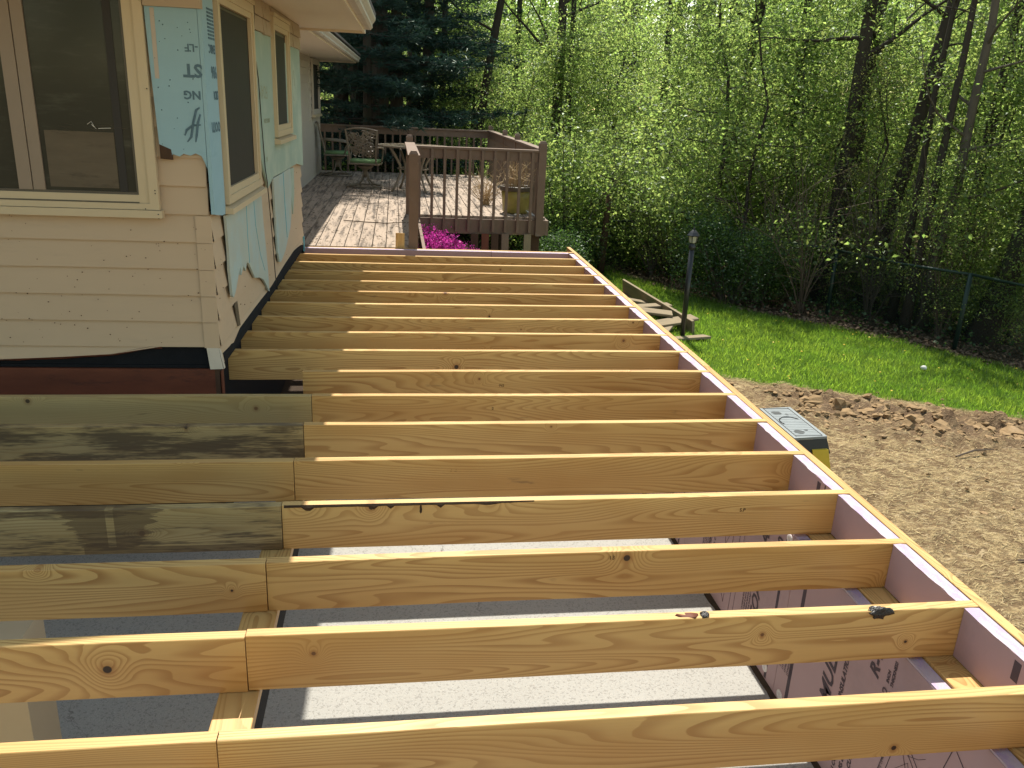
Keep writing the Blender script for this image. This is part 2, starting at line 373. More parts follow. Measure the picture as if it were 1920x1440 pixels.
def lumber(name, mat, parent, c, L, w, h, rz=0., ry=0., rx=0., seg=None, bow=.0015, ch=.002, seed=None, label=None):
    """a sawn board: long axis local X, width w in Y, height h in Z, eased edges, faint waviness"""
    rr = random.Random(seed if seed is not None else hash((name, round(c[0], 3), round(c[1], 3), round(c[2], 3))) & 0xffff)
    seg = seg or max(2, int(L / .35))
    oc = [(-w/2+ch, -h/2), (w/2-ch, -h/2), (w/2, -h/2+ch), (w/2, h/2-ch), (w/2-ch, h/2), (-w/2+ch, h/2), (-w/2, h/2-ch), (-w/2, -h/2+ch)]
    p1, p2, p3 = rr.random() * 6, rr.random() * 6, rr.random() * 6
    V = []; F = []
    for i in range(seg + 1):
        x = -L/2 + L * i / seg
        dz = bow * (math.sin(x * 1.7 + p1) + .5 * math.sin(x * 5.1 + p2)); dy = bow * math.sin(x * 1.3 + p3)
        V += [(x, y + dy, z + dz) for y, z in oc]
    for i in range(seg):
        for j in range(8):
            q = i * 8; F.append((q + j, q + 8 + j, q + 8 + (j + 1) % 8, q + (j + 1) % 8))
    F.append(tuple(range(8))); F.append(tuple(seg * 8 + j for j in range(8))[::-1])
    me = bpy.data.meshes.new(name); me.from_pydata(V, [], F); me.update(); me.materials.append(mat)
    mx = Matrix.Translation(c) @ Euler((rx, ry, rz)).to_matrix().to_4x4()
    o = link(name, me, parent, mx)
    if label: o['label'] = label
    return o

def text(s, size, mat, parent, mx, name='printed_lettering', shear=0., bold=0.):
    cu = bpy.data.curves.new('lettering', 'FONT'); cu.body = s; cu.size = size; cu.shear = shear; cu.offset = bold; cu.extrude = .0003
    cu.resolution_u = 2
    t = bpy.data.objects.new('lettering', cu)
    me = bpy.data.meshes.new_from_object(t); bpy.data.objects.remove(t); me.materials.clear(); me.materials.append(mat)
    return link(name, me, parent, mx)
def frame(px, py, o):
    px = Vector(px).normalized(); py = Vector(py).normalized(); pz = px.cross(py)
    return Matrix(((px.x, py.x, pz.x, o[0]), (px.y, py.y, pz.y, o[1]), (px.z, py.z, pz.z, o[2]), (0, 0, 0, 1)))

def lerp(x, xs, ys):
    return float(np.interp(x, xs, ys))

# ------------------------------------------------------------------ terrain
def gz(x, y):
    z = -1.15 - .06 * max(0, x - .3) - .045 * max(0, y - 4)
    if x < -.05: z = min(-1.04, -1.04 - .045 * max(0, y - 6))
    return max(z, -2.6)
def yb(x): return 7.33 - .335 * x            # dirt / lawn line
def xb(y): return lerp(y, [2, 5.5, 8, 10, 11.5, 14, 16, 22], [9.2, 7.9, 6.75, 5.5, 4.0, 2.9, 2.6, .5])   # lawn / leaf litter line
def fb(x, y, s, o=3): return mnoise.fractal(Vector((x * s, y * s, .3)), 1., 2., o)
def clodamp(x, y):
    d = yb(x) - y; 
    if x < 1.6 or d < -.25 or d > 2.2: return 0.
    a = max(0, 1 - abs(d - .75) / .95) ** 1
    return a * min(1, (x - 1.6) / .8)
def ground_mesh():
    xs = np.concatenate([np.array([-260, -160, -100, -60, -40, -25, -15, -9, -5, -3.2]), np.arange(-2.4, -.1, .4), np.arange(0, 9.6, .06), np.array([10, 11, 12.5, 15, 18, 22, 28, 36, 48, 65, 90, 140, 260])])
    ys = np.concatenate([np.array([-260, -120, -60, -30, -15, -8, -5, -3.5]), np.arange(-2.6, 13.2, .06), np.array([13.6, 14.2, 15, 16, 18, 20, 24, 29, 36, 46, 60, 90, 150, 260])])
    nx, ny = len(xs), len(ys); V = np.zeros((nx * ny, 3)); Z = np.zeros((nx * ny, 4)); Z[:, 3] = 1
    k = 0
    for y in ys:
        for x in xs:
            z = gz(x, y)
            near = 0 <= x < 9.6 and -2.6 <= y < 13.2
            gr = 0.; li = 0.; cl = 0.
            n1 = fb(x, y, 1.1) if near else 0.
            if x > 0:
                gr = min(1, max(0, (y - yb(x) + n1 * .35) / .22))
                li = min(1, max(0, (x - xb(y) + n1 * .5) / .35))
            else: gr = 0.; li = 1. if y > 16.5 else 0.
            if y > 16: li = 1.
            if near:
                ca = clodamp(x, y); cl = ca
                z += .012 * n1 + (.036 if y < yb(x) else .005) * fb(x, y, 5., 4)
                if ca > 0:
                    q = max(0, fb(x, y, 3.4, 4) + .15); z += ca * (.20 * q + .10 * abs(fb(x + 9, y, 10., 3)))
                # mat spot beside the plank pile
                if 1.7 < x < 2.9 and 10.6 < y < 12.6:
                    d = abs(x - 2.15 - .1 * n1) / .55 + abs(y - 11.5) / 1.1
                    if d < 1: gr = min(gr, max(0, (d - .75) / .2))
            V[k] = (x, y, z); Z[k, :3] = (gr, li, cl); k += 1
    F = []
    for j in range(ny - 1):
        b = j * nx; i = np.arange(nx - 1)
        F.append(np.stack([b + i, b + i + 1, b + nx + i + 1, b + nx + i], 1))
    me = fastmesh('lawn_and_soil', V, np.concatenate(F), M['ground'], True)
    ca = me.color_attributes.new('zone', 'FLOAT_COLOR', 'POINT'); ca.data.foreach_set('color', Z.astype(np.float32).ravel())
    return tag(link('ground', me), 'bare tan soil with broken clods running into bright green lawn and woodland floor', None, None, 'structure')
ground_mesh()
# slab under the frame
sb = MB(); sb.box(-7.5, -.205, -4.5, 3.35, -1.25, -.97)
tag(sb.build('concrete_slab', M['slab']), 'speckled grey concrete slab seen through the gaps between the joists', None, None, 'structure')
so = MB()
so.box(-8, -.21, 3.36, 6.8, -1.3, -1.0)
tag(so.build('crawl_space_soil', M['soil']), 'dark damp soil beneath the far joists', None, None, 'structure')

# ------------------------------------------------------------------ new floor frame
SP = .4064
FR = root('floor_frame', (-1.4, 3., -.184), 'unfinished floor frame of new yellow pine joists spanning from the house to a long rim board', 'floor frame')
JH, JW = .184, .038
def jo(x0, x1, y, mat, seed, dz=0., lab=None, name='joist'):
    return lumber(name, M[mat], FR, ((x0 + x1) / 2, y, -JH / 2 + dz), x1 - x0, JW, JH, seed=seed, label=lab, rz=rng.uniform(-.001, .001))
leftmat = {0: 'pine', 1: 'pine', 2: 'pine', 3: 'pine_tee', 4: 'pine', 5: 'pine_stain', 6: 'pine_green'}
J = {}
for i in range(17):
    y = i * SP - .019
    dz = rng.uniform(-.0015, .0015)
    if i <= 6:
        J[i] = jo(-2.2785, -.001, y, 'pine', 100 + i, dz)
        lab = {3: 'greenish joist with a dark T shaped stain', 5: 'dark weathered joist with black mould', 6: 'greenish joist'}.get(i)
        jo(-5.6, -2.2815, y + rng.uniform(-.004, .004), leftmat[i], 200 + i, dz - .001, lab)
    elif i == 7: J[i] = jo(-2.365, -.001, y, 'pine', 100 + i, dz)
    else:
        xw = -2.816 + .0145 * (y - 2.87) + -.029
        J[i] = jo(xw, -.001, y, 'pine', 100 + i, dz)
for i in (-1, -2, -3): 
    J[i] = jo(-5.6, -.001, i * SP - .019 - (2.2 if i == -3 else 0), 'pine', 300 + i)
lumber('rim_board', M['pine'], FR, (.0195, 2.9 - 2.1, -JH / 2), 4.2 + 0, JW, JH, rz=math.pi / 2, seed=5)
lumber('rim_board', M['pine'], FR, (.0195, 2.9 + 2.153, -JH / 2 + .001), 4.3, JW, JH, rz=math.pi / 2, seed=6)
# foam blocks set between joists against the rim
for i in range(-1, 17):
    y0 = i * SP + .0015; y1 = (i + 1) * SP - .0395
    if i == 16: y1 = 6.80
    b = MB(); b.box(-.052, -.0015, y0, y1, -JH + .002, -.005)
    o = b.build('foam_block', M['foam'], FR)
    # cut top face with torn texture
    V = []; F = []; n = 10
    for k in range(n + 1):
        yy = y0 + (y1 - y0) * k / n
        e = rng.uniform(-.0035, .0035) if 0 < k < n else 0
        V += [(-.053 + e, yy, -.0046 + rng.uniform(0, .002)), (-.0275, yy, -.003 + rng.uniform(-.001, .002)), (-.0016, yy, -.0045)]
    for k in range(n):
        q = k * 3; F += [(q, q + 1, q + 4, q + 3), (q + 1, q + 2, q + 5, q + 4)]
    t = MB(); t.add(V, F); t.build('cut_foam_top', M['foamcut'], o)
    if i in (3, 0):
        s_ = MB(); s_.box(-.0528, -.0522, y0 + .10 + .28 * 0, y0 + .128, -.085, -.02); s_.build('print_bar', M['ink'], o)
        pts = [(-.0526, y0 + .02, -.012), (-.0526, y0 + .022, -.055), (-.0526, y0 + .035, -.075), (-.0526, y0 + .06, -.06), (-.0526, y0 + .062, -.012)]
        s_ = MB(); s_.tube(pts, .003, 4); s_.build('print_outline', M['ink'], o)
# far end: two foam strips and rim
for x0, x1, dz in ((-2.75, -.87, 0.), (-.866, -.056, -.002)):
    b = MB(); b.box(x0, x1, 6.802, 6.852, -JH, -.004 + dz); o = b.build('foam_block', M['foam'], FR)
    b = MB(); b.box(x0, x1, 6.800, 6.8535, -.0035 + dz, .0005 + dz); b.build('cut_foam_top', M['foamcut'], o)
lumber('rim_board', M['pine'], FR, (-1.36, 6.874, -JH / 2), 2.78, JW, JH, seed=8)
# sill plates on the foundation line and the middle bearing line
for (x0, x1, y0, y1, z0, z1) in ((-.147, -.002, -2.2, .58, -.224, -.1865), (-.147, -.002, .583, 3.5, -.224, -.1865), (-.147, -.002, 3.503, 6.9, -.224, -.1865)):
    lumber('sill_plate', M['pine'], FR, ((x0 + x1) / 2, (y0 + y1) / 2, (z0 + z1) / 2), y1 - y0, x1 - x0, z1 - z0, rz=math.pi / 2)
for y0, y1 in ((-2.2, .37), (.373, 3.1)):
    lumber('bearing_plate', M['pine'], FR, (-2.306, (y0 + y1) / 2, -.2055), y1 - y0, .112, .038, rz=math.pi / 2, bow=0)
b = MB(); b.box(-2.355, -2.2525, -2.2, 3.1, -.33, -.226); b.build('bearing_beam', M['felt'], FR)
for yy in (-1.6, 2.75):
    b = MB(); b.box(-2.35, -2.26, yy - .045, yy + .045, -.97, -.3305); b.build('bearing_post', M['pine_green'], FR)
# bark edge on joist 3, resin pockets on joist 1
b = MB(); rr = random.Random(3)
pts = [(-2.27, 0)]; xx = -2.27
yf = 3 * SP - .0385
V = []; n = 60
for k in range(n + 1):
    x = -2.27 + .95 * k / n; d = .006 + .010 * abs(mnoise.noise(Vector((x * 9, 1, 1)))) + (.01 if rr.random() < .12 else 0)
    if x > -1.5: d *= max(0, (-1.32 - x) / .18)
    V += [(x, yf - .001, .0005), (x, yf - .004 - d * .25, -.004 - d * .3), (x, yf - .0005, -.003 - d * 1.3)]
b.add(V, [f for k in range(n) for f in ((3*k, 3*k+3, 3*k+4, 3*k+1), (3*k+1, 3*k+4, 3*k+5, 3*k+2))])
b.build('bark_edge', M['bark'], J[3])
yf = SP * 1 - .038
b = MB(); b.blob((-.345, yf + .004, -.012), .028, 3, 1.25, .55, .75, 3, .5); b.build('resin_pocket', M['resin'], J[1], True)
b = MB(); b.blob((-.915, yf + .015, -.001), .016, 5, 1.0, .8, .55, 2, .6); b.build('resin_pocket', M['resin'], J[1], True)
b = MB(); b.blob((-.965, yf + .018, -.0025), .03, 8, 1.4, .6, .14, 2, .5); b.build('torn_bark', M['redwood'], J[1], True)
b = MB(); b.blob((-1.76, 3 * SP - .037, -.028), .012, 8, .45, .5, 1.6, 2, .3); b.build('knot_hole', M['bark'], J[3], True)
# ink stamps on a few joists
for i, x, z, s in ((4, -1.62, -.06, ':  .:'), (6, -1.35, -.08, '2'), (7, -1.26, -.09, 'N2'), (3, -.47, -.07, 'S.P'), (2, -1.12, -.03, '13')):
    t = text(s, .022, M['bark'], J[i], frame((1, 0, 0), (0, 0, 1), (x, i * SP - .0402, z)), 'grade_stamp')

# ------------------------------------------------------------------ foundation wall with pink foam
FW = root('foundation_wall', (-.08, 2.4, -1.2), 'low foundation wall lined inside with printed pink foam boards under the rim', 'foundation wall')
b = MB(); b.box(-.148, -.004, -4.5, 6.9, -1.35, -.2255); b.build('block_core', M['slab'], FW)
seams = [-4.5, -1.92, -.70, .52 - 0.0, 1.74, 2.96, 4.18, 6.9]
seams = [-4.5, -1.30, -.08 - .30, 1.16 + .0, 2.38, 3.6, 6.9]
EX = (0, 0, 1); EY = (0, 1, 0)
def T(s, y, z, size, P, mat='ink', shear=0, bold=0): text(s, size, M[mat], P, frame(EX, EY, (-.2016, y, z)), 'printed_lettering', shear, bold)
for k in range(len(seams) - 1):
    y0, y1 = seams[k], seams[k + 1]
    b = MB(); b.box(-.2, -.1495, y0 + .002, y1 - .001, -.968, -.203); P = b.build('foam_panel', M['foam'], FW)
    b = MB(); b.box(-.199, -.1505, y0 + .004, y1 - .003, -.2025, -.1955); b.build('cut_foam_top', M['foamcut'], P)
    if k == 0: continue
    def bar(ya, yb_, za, zb):
        m = MB(); m.box(-.2008, -.2003, ya, yb_, za, zb); m.build('print_bar', M['ink'], P)
    def line(pts, r=.0016):
        m = MB(); m.tube([(-.2006, a, c_) for a, c_ in pts], r, 3); m.build('print_outline', M['ink'], P)
    def washer(y, z):
        m = MB(); m.lathe([(.024, 0), (.024, .003), (.019, .005), (.009, .0045), (.008, .001), (.0, .001)], k=16)
        me = m.mesh('foam_washer'); me.materials.append(M['washer']); link('foam_washer', me, P, frame((0, 0, 1), (0, 1, 0), (-.2004, y, z)))
    def block(y, z, n, h, L):      # paragraph of fine print: rows run upward
        for q in range(n): T('STYRENE BOARD MEETS ASTM C578 TYPE IV'[:int(L)], y - q * h, z, h * .75, P)
    if k == 2:   # panel in the two nearest gaps
        T('FOAMULAR', .745, -.905, .105, P, shear=.25, bold=.0022)
        T('RIGID FOAM INSULATION', .675, -.80, .034, P, shear=.2, bold=.0008)
        T('R-10', .50, -.375, .075, P, shear=.2, bold=.0022)
        T('2', .425, -.395, .06, P); T('INCH', .442, -.345, .02, P, bold=.0005); T('THICKNESS', .417, -.345, .02, P, bold=.0005)
        bar(1.035, 1.06, -.95, -.25)
        block(1.13, -.80, 5, .022, 24)
        washer(1.262, -.905) if False else washer(1.10, -.925)
        T('HIGH COMPRESSION', .635, -.955, .028, P, bold=.0006); T('STRONG & DURABLE', .59, -.945, .03, P, bold=.0008); T('EASY TO CUT & HANDLE', .545, -.935, .03, P, bold=.0008)
        T('WALLS', .42, -.80, .028, P, bold=.0008); T('SAFETY UNDER GRADE USE', .385, -.70, .018, P)
        line([(.45, -.93), (.36, -.42), (.20, -.66), (.45, -.93)]); line([(.40, -.86), (.345, -.50)]); line([(.36, -.42), (.14, -.55)]); line([(.345, -.45), (.11, -.60)])
        line([(.33, -.60), (.27, -.52), (.24, -.58), (.19, -.50)], .001); line([(.30, -.64), (.25, -.60), (.22, -.66)], .001); line([(.28, -.50), (.23, -.47), (.20, -.44)], .001)
        line([(.18, -.66), (.10, -.30), (.02, -.35)], .002); line([(.12, -.70), (.03, -.62)], .002)
        washer(.05, -.235)
    else:
        s0 = y0
        T('FOAMULAR', s0 + .25, -.78, .10, P, shear=.25, bold=.002); T('R-10', s0 + .12, -.4, .07, P, bold=.002)
        bar(s0 + .08, s0 + .10, -.95, -.25); block(s0 + .40, -.80, 4, .022, 26)
        block(s0 + .95, -.78, 6, .02, 22)
        line([(s0 + .62, -.9), (s0 + .60, -.45), (s0 + .76, -.75), (s0 + .62, -.9)]); line([(s0 + .64, -.86), (s0 + .70, -.5)]); line([(s0 + .55, -.92), (s0 + .53, -.45), (s0 + .8, -.6)])
        line([(s0 + .5, -.9), (s0 + .48, -.3)], .0012)
        washer(s0 + .10, -.90); washer(s0 + .07 if k != 3 else s0 + .07, -.235)
        T('HIGH COMPRESSION STRENGTH', s0 + .86, -.80, .03, P); T('EASY TO CUT & HANDLE', s0 + .80, -.78, .03, P)
# mortar fillet where the foam meets the slab
b = MB(); rr = random.Random(11); V = []; n = 90
for k in range(n + 1):
    y = -2 + 5.3 * k / n; w = .018 + .02 * abs(mnoise.noise(Vector((y * 6, 0, 2)))); V += [(-.2005, y, -.955), (-.2005 - w, y, -.9695), (-.2005, y, -.9695)]
b.add(V, [(3*k, 3*k+3, 3*k+4, 3*k+1) for k in range(n)]); b.build('dirt_fillet', M['soil'], FW)

# ------------------------------------------------------------------ house (local frame at the outer wall corner)
HO = Vector((-2.816, 2.87, 0)); HA = -.0145
H = root('house', HO, 'single storey house with peeling peach clapboards, torn blue foam sheets and cream eaves', 'house', None, HA, True)
# core walls
b = MB(); b.box(-8, -.03, .03, 3.87, -.95, 2.06); b.build('wall_core', M['felt'], H)
b = MB(); b.box(-8, -.70, 3.9, 12.72, -1.6, 2.10); b.build('wall_core', M['felt'], H)
b = MB(); b.box(-8, -.71, 12.722, 12.74, -1.6, 2.1); b.build('end_wall', M['siding2'], H)
# front clapboards (bottom edges at .122+.1435k), tapered, each its own board
EXP = .1435
def clap_front(x0, x1, z, seed, bottom=None):
    rr = random.Random(seed); V = []; n = max(2, int((x1 - x0) / .25)); F = []
    for k in range(n + 1):
        x = x0 + (x1 - x0) * k / n; e = rr.uniform(-.0012, .0012)
        zb = z + e if bottom is None else lerp(x, bottom[0], bottom[1]) + .004 * mnoise.noise(Vector((x * 14, 0, 0)))
        V += [(x, .006, z + EXP + .012), (x, -.012, zb), (x, .012, zb), (x, .018, z + EXP + .012)]
    for k in range(n):
        q = 4 * k
        F += [(q, q + 1, q + 5, q + 4), (q + 1, q + 2, q + 6, q + 5), (q + 2, q + 3, q + 7, q + 6)]
    m = MB(); m.add(V, F); return m
kz = 0
for k in range(0, 13):
    z = .122 + EXP * k
    if z > 1.80: break
    for x0, x1 in ((-5.6, -2.3), (-2.298, -.003)) if k % 2 else ((-5.6, -3.1), (-3.098, -.003)):
        clap_front(x0, x1, z, k * 7 + int(x0 * 3)).build('clapboard', M['siding'], H)
# broken lowest course
bx = [-5.6, -1.6, -1.13, -.86, -.72, -.56, -.46, -.365, -.30]; bz = [-.01, .01, .045, .055, .066, .078, .10, .121, .1215]
clap_front(-5.6, -.31, .122 - EXP, 3, (bx, bz)).build('clapboard', M['siding'], H, label='broken lowest clapboard with a ragged edge')
m = MB(); V = []; n = 50
for k in range(n + 1):
    x = -3.2 + 2.9 * k / n; zb = lerp(x, bx, bz); V += [(x, -.0125, zb + .001), (x, .004, zb - .012 - .006 * abs(mnoise.noise(Vector((x * 9, 3, 0)))))]
m.add(V, [(2*k, 2*k+2, 2*k+3, 2*k+1) for k in range(n)]); m.build('torn_edge', M['redwood'], H)
b = MB(); b.box(-5.6, -.031, .0185, .0285, -.02, .30); b.build('felt_strip', M['felt'], H)
b = MB(); b.box(-5.6, -.031, .010, .0175, -.004, .012); b.build('felt_strip', M['felt'], H)
lumber('band_board', M['redwood'], H, (-2.8, .012, -.15), 5.54, .03, .285, bow=.001)
b = MB(); b.box(-.030, -.006, -.004, .03, -.40, -.006); b.build('corner_post', M['darkwood'], H)
b = MB(); b.box(.0, .006, .0, .05, -.35, -.02); b.build('corner_post', M['redwood'], H)
# hanging metal corner flap + corner boards
b = MB(); b.prism([(-.062, -.016, .118), (.002, -.016, .118), (.02, -.02, .0), (-.05, -.016, -.004)], (0, -.002, 0)); b.prism([(.003, -.016, .118), (.003, .028, .10), (.022, .02, -.004), (.0225, -.02, -.0)], (.0015, 0, 0)); b.build('corner_flap', M['gutter'], H)
for k in range(5):
    z = .122 + EXP * k
    b = MB(); b.prism([(-.072, -.0135, z - .004), (.0105, -.0135, z - .004), (.0075, -.009, z + EXP - .007), (-.072, -.009, z + EXP - .007)], (0, -.0025, 0))
    b.build('corner_cap', M['siding'], H)
# side clapboards
def clap_side(y0, y1, z, top=None, bottom=None):
    V = []; F = []; n = max(2, int((y1 - y0) / .25)); top = top or z + EXP + .012
    for k in range(n + 1):
        y = y0 + (y1 - y0) * k / n
        zb = z if bottom is None else lerp(y, bottom[0], bottom[1])
        V += [(-.006, y, top), (.012, y, zb), (-.012, y, zb)]
    for k in range(n):
        q = 3 * k; F += [(q, q + 3, q + 4, q + 1), (q + 1, q + 4, q + 5, q + 2)]
    m = MB(); m.add(V, F); return m
for k in range(-0, 13):
    z = .122 + EXP * k
    if z > 1.82: break
    for y0, y1 in ((.012, 1.9), (1.902, 3.925)) if k % 2 else ((.012, 2.6), (2.602, 3.925)):
        clap_side(y0, y1, z).build('clapboard', M['siding'], H)
clap_side(.012, 3.925, .06, .135, ([.0, .23, .44, 1.2, 1.75, 2.5, 3.2, 3.72, 3.93], [.01, .03, .085, .082, .07, .10, .11, .07, .03])).build('clapboard', M['siding'], H)
b = MB(); b.prism([(-.02, .06, .003), (.012, .06, .003), (.0125, .06, .05), (-.02, .06, .12)], (0, 3.8, 0)); b.build('felt_strip', M['felt'], H)
b = MB(); b.box(.004, .018, 3.905, 3.93, -.03, .12); b.build('corner_flap', M['ledge'], H)
b = MB(); b.prism([(.0128, .41, .27), (.0128, .50, .262), (.0135, .53, .15), (.0135, .55, .10), (.0135, .46, .115)], (.002, 0, 0)); b.build('missing_paint_patch', M['bronze'], H)
rr = random.Random(21); m = MB()
for k in range(95):
    x = rr.uniform(-1.3, -.03); z = rr.uniform(.14, .84); m.blob((x, -.0125 + .006 * (((z - .122) % EXP) / EXP) - .004 + .0005, z), rr.uniform(.0012, .0034), k, 1.3, .5, 1, 1)
for k in range(60):
    y = rr.uniform(.05, 3.8); z = rr.uniform(.14, .80); m.blob((.0125 - .012 * (((z - .122) % EXP) / EXP), y, z), rr.uniform(.0015, .0045), k, .5, 1.6, 1, 1)
o = m.build('nail_holes', M['darkwood'], H); o['kind'] = 'stuff'
# frieze boards above the foam, front and side, in short overlapping pieces
for x0, x1 in ((-5.6, -3.9), (-3.898, -1.5), (-1.498, -.3), (-.23, .034)):
    b = MB(); b.box(x0, x1, -.052, .0055, 1.838 - (.012 if x0 > -.3 else -.02), 2.049); b.build('frieze_board', M['frieze'], H)
fr = [.04, 1.35, 1.42, 1.80, 1.96, 2.16, 3.13, 3.40, 3.93]
for k in range(len(fr) - 1):
    if k in (0,): z0 = 1.99
    elif k == 5: z0 = 2.012
    else: z0 = 1.835 + .004 * (k % 3)
    for zz0, zz1 in (((z0, 1.935), (1.94, 2.049)) if z0 < 1.9 else ((z0, 2.049),)):
        b = MB(); b.prism([(.008, fr[k] + .006, zz0), (.044 + .004 * (k % 2), fr[k] + .006, zz0), (.036, fr[k] + .006, zz1), (.008, fr[k] + .006, zz1)], (0, fr[k+1] - fr[k] - .012 - .012 * (k % 2), 0)); b.build('frieze_board', M['frieze'], H)
# --- windows
def ring(y0, y1, z0, z1, t, d0, d1, axis, name, mat, parent, tb=None):
    """rectangular frame; axis 'x': lies on the side wall (normal +x), 'y': on the front wall (normal -y)"""
    tb = tb or t
    for (a0, a1, c0, c1) in ((y0, y1, z0, z0 + tb), (y0, y1, z1 - t, z1), (y0, y0 + t, z0 + tb, z1 - t), (y1 - t, y1, z0 + tb, z1 - t)):
        m = MB()
        if axis == 'x': m.box(d0, d1, a0, a1, c0, c1)
        else: m.box(a0, a1, -d1, -d0, c0, c1)
        m.build(name, M[mat], parent)
def wroot(y0, z0, axis):
    m = MB(); return m
# front window
m = MB(); m.box(-1.62, -.30, -.0135, .02, .92, 1.96); WF = m.build('window', M['bronze'], H)
ring(-1.70, -.236, .862, 2.0, .045, .012, .045, 'y', 'casing', 'almond', WF, .03)
ring(-1.655, -.281, .892, 1.955, .052, .008, .034, 'y', 'frame', 'almond', WF, .042)
m = MB(); m.box(-1.74, -.222, -.060, -.0125, .822, .860); m.build('sill', M['almond'], WF)
m = MB(); m.box(-1.6, -.334, -.0385, -.0345, .893, .899); m.build('track', M['bronze'], WF)
ring(-1.603, -.333, .934, 1.903, .012, .0142, .026, 'y', 'track', 'bronze', WF)
m = MB(); m.box(-.783, -.345, -.0185, -.0145, .946, 1.89); m.build('glass', M['glass'], WF)
m = MB(); m.box(-1.59, -.908, -.0175, -.0145, .946, 1.89); m.build('glass', M['glass'], WF)
m = MB(); m.box(-.905, -.842, -.032, -.0142, .946, 1.891); m.build('sash', M['sash'], WF)
m = MB(); m.box(-.838, -.782, -.028, -.0142, .946, 1.891); m.build('sash', M['sash'], WF)
m = MB(); m.box(-.425, -.388, -.0215, -.0188, .947, 1.89); m.build('inner_stile', M['screen'], WF)
m = MB(); m.box(-.758, -.43, -.0206, -.0187, .962, 1.235); m.build('lower_shade', M['shade'], WF)  # reflection of the tan yard, painted as a panel on the pane
m = MB(); m.tube([(-.55, -.0212, 1.27), (-.53, -.0212, 1.285), (-.52, -.0212, 1.262), (-.51, -.0212, 1.25), (-.53, -.0212, 1.27)], .0012, 4); m.tube([(-.50, -.0212, 1.252), (-.44, -.0212, 1.256)], .0015, 4)
m.build('scuff_mark', M['white'], WF)
for x, z in ((-.245, 1.85), (-.245, 1.45), (-.25, .96), (-.25, .945), (-.24, .842), (-.3, .868)):
    m = MB(); m.blob((x, -.0465 if z > .9 else -.0605, z), .0035, 1, sub=1); m.build('screw', M['metalblack'], WF)
m = MB(); rr = random.Random(31)
for k in range(16):
    x = rr.uniform(-.74, -.40); z = 1.25 + rr.uniform(-.028, .02); l = rr.uniform(.02, .09)
    m.tube([(x, -.0212, z), (x + l * .5, -.0212, z + rr.uniform(-.006, .006)), (x + l, -.0212, z - .004)], [.0003, .0009, .0002], 3)
m.build('dust_streak', M['shade'], WF)
# side windows
def side_window(y0, y1, z0, z1, gy0, gy1, gz0, gz1):
    m = MB(); m.box(-.02, .020, y0 + .02, y1 - .02, z0, z1); WW = m.build('window', M['bronze'], H)
    ring(y0, y1, z0, z1, .05, .021, .055, 'x', 'casing', 'almond', WW, .045)
    ring(y0 + .05, y1 - .05, z0 + .045, z1 - .05, .035, .024, .046, 'x', 'frame', 'almond', WW, .04)
    m = MB(); m.box(.0205, .030, gy0, gy1, gz0, gz1); m.build('screen', M['screen'], WW)
    m = MB(); m.prism([(.012, y0 - .02, z0 - .05), (.075, y0 - .02, z0 - .05), (.075, y0 - .02, z0 - .02), (.012, y0 - .02, z0 - .004)], (0, y1 - y0 + .06, 0)); m.build('sill', M['almond'], WW)
    m = MB(); m.box(.0205, .062, y0 - .01, y1 + .01, z1 + .002, z1 + .026); m.build('drip_cap', M['almond'], WW)
side_window(.262, 1.36, .862, 1.975, .30, 1.215, .93, 1.87)
side_window(2.195, 3.085, 1.135, 1.985, 2.26, 2.92, 1.205, 1.875)
# --- foam sheets
def sheet(pts, axis, off, th, mat, edge='ledge'):
    if axis == 'x': P = [(off, a, c_) for a, c_ in pts]; d = (th, 0, 0)
    else: P = [(a, -off, c_) for a, c_ in pts]; d = (0, -th, 0)
    m = MB(); m.prism(P, d); o = m.build('foam_sheet', M[mat], H)
    return o
fs = sheet([(-.235, 2.045), (-.226, 1.60), (-.214, 1.19), (-.19, 1.165), (-.174, 1.128), (-.15, 1.142), (-.12, 1.132), (-.10, 1.146), (-.067, 1.138), (-.04, 1.150), (-.012, 1.137), (.004, 1.10), (.012, 1.075), (.0135, 2.045)], 'y', .0135, .016, 'blue')
sd = sheet([(-.026, 2.045), (-.030, 1.10), (-.024, .845), (.03, .835), (.15, .818), (.236, .815), (.246, .86), (.248, 2.045)], 'x', .0145, .018, 'blue')
m = MB(); m.box(-.205, -.185, -.031, -.030, 1.50, 1.82); m.build('exposed_strip', M['siding2'], fs)
m = MB(); m.prism([(-.213, -.0145, 1.188), (-.213, -.0145, 1.118), (-.155, -.0145, 1.114), (-.158, -.0145, 1.165)], (0, -.017, 0)); m.build('exposed_hole', M['darkwood'], H)
rr = random.Random(5)
for k in range(26):
    x = rr.uniform(-.20, -.02); z = rr.uniform(1.16, 1.8); m = MB(); m.blob((x, -.0298, z), rr.uniform(.002, .0042), k, sub=1); m.build('nail_hole', M['inkblue'], fs)
FX, FZ = (-1, 0, 0), (0, 0, -1)
def TF(s, x, z, size, **k): text(s, size, M['inkblue'], fs, frame(FX, FZ, (x, -.0308, z)), 'printed_lettering', **k)
def TS(s, y, z, size, mat='inkblue', par=None, xo=.0338, **k): text(s, size, M[mat], par or sd, frame((0, -1, 0), FZ, (xo, y, z)), 'printed_lettering', **k)
TF('-LF', .008, 1.665, .05, bold=.001); TS('EMBC', .235, 1.675, .06, bold=.001)
TF('ST', .02, 1.572, .085, bold=.003); TS('986', .235, 1.572, .085, bold=.001)
TF('NG', .006, 1.448, .055, bold=.002); TS('SIDI', .235, 1.452, .06, bold=.001)
TS('oom', .24, 1.30, .11, bold=.001)
for k in range(9): TS('INSULATION BOARD', .235, 1.71 + .017 * k, .016)
m = MB()
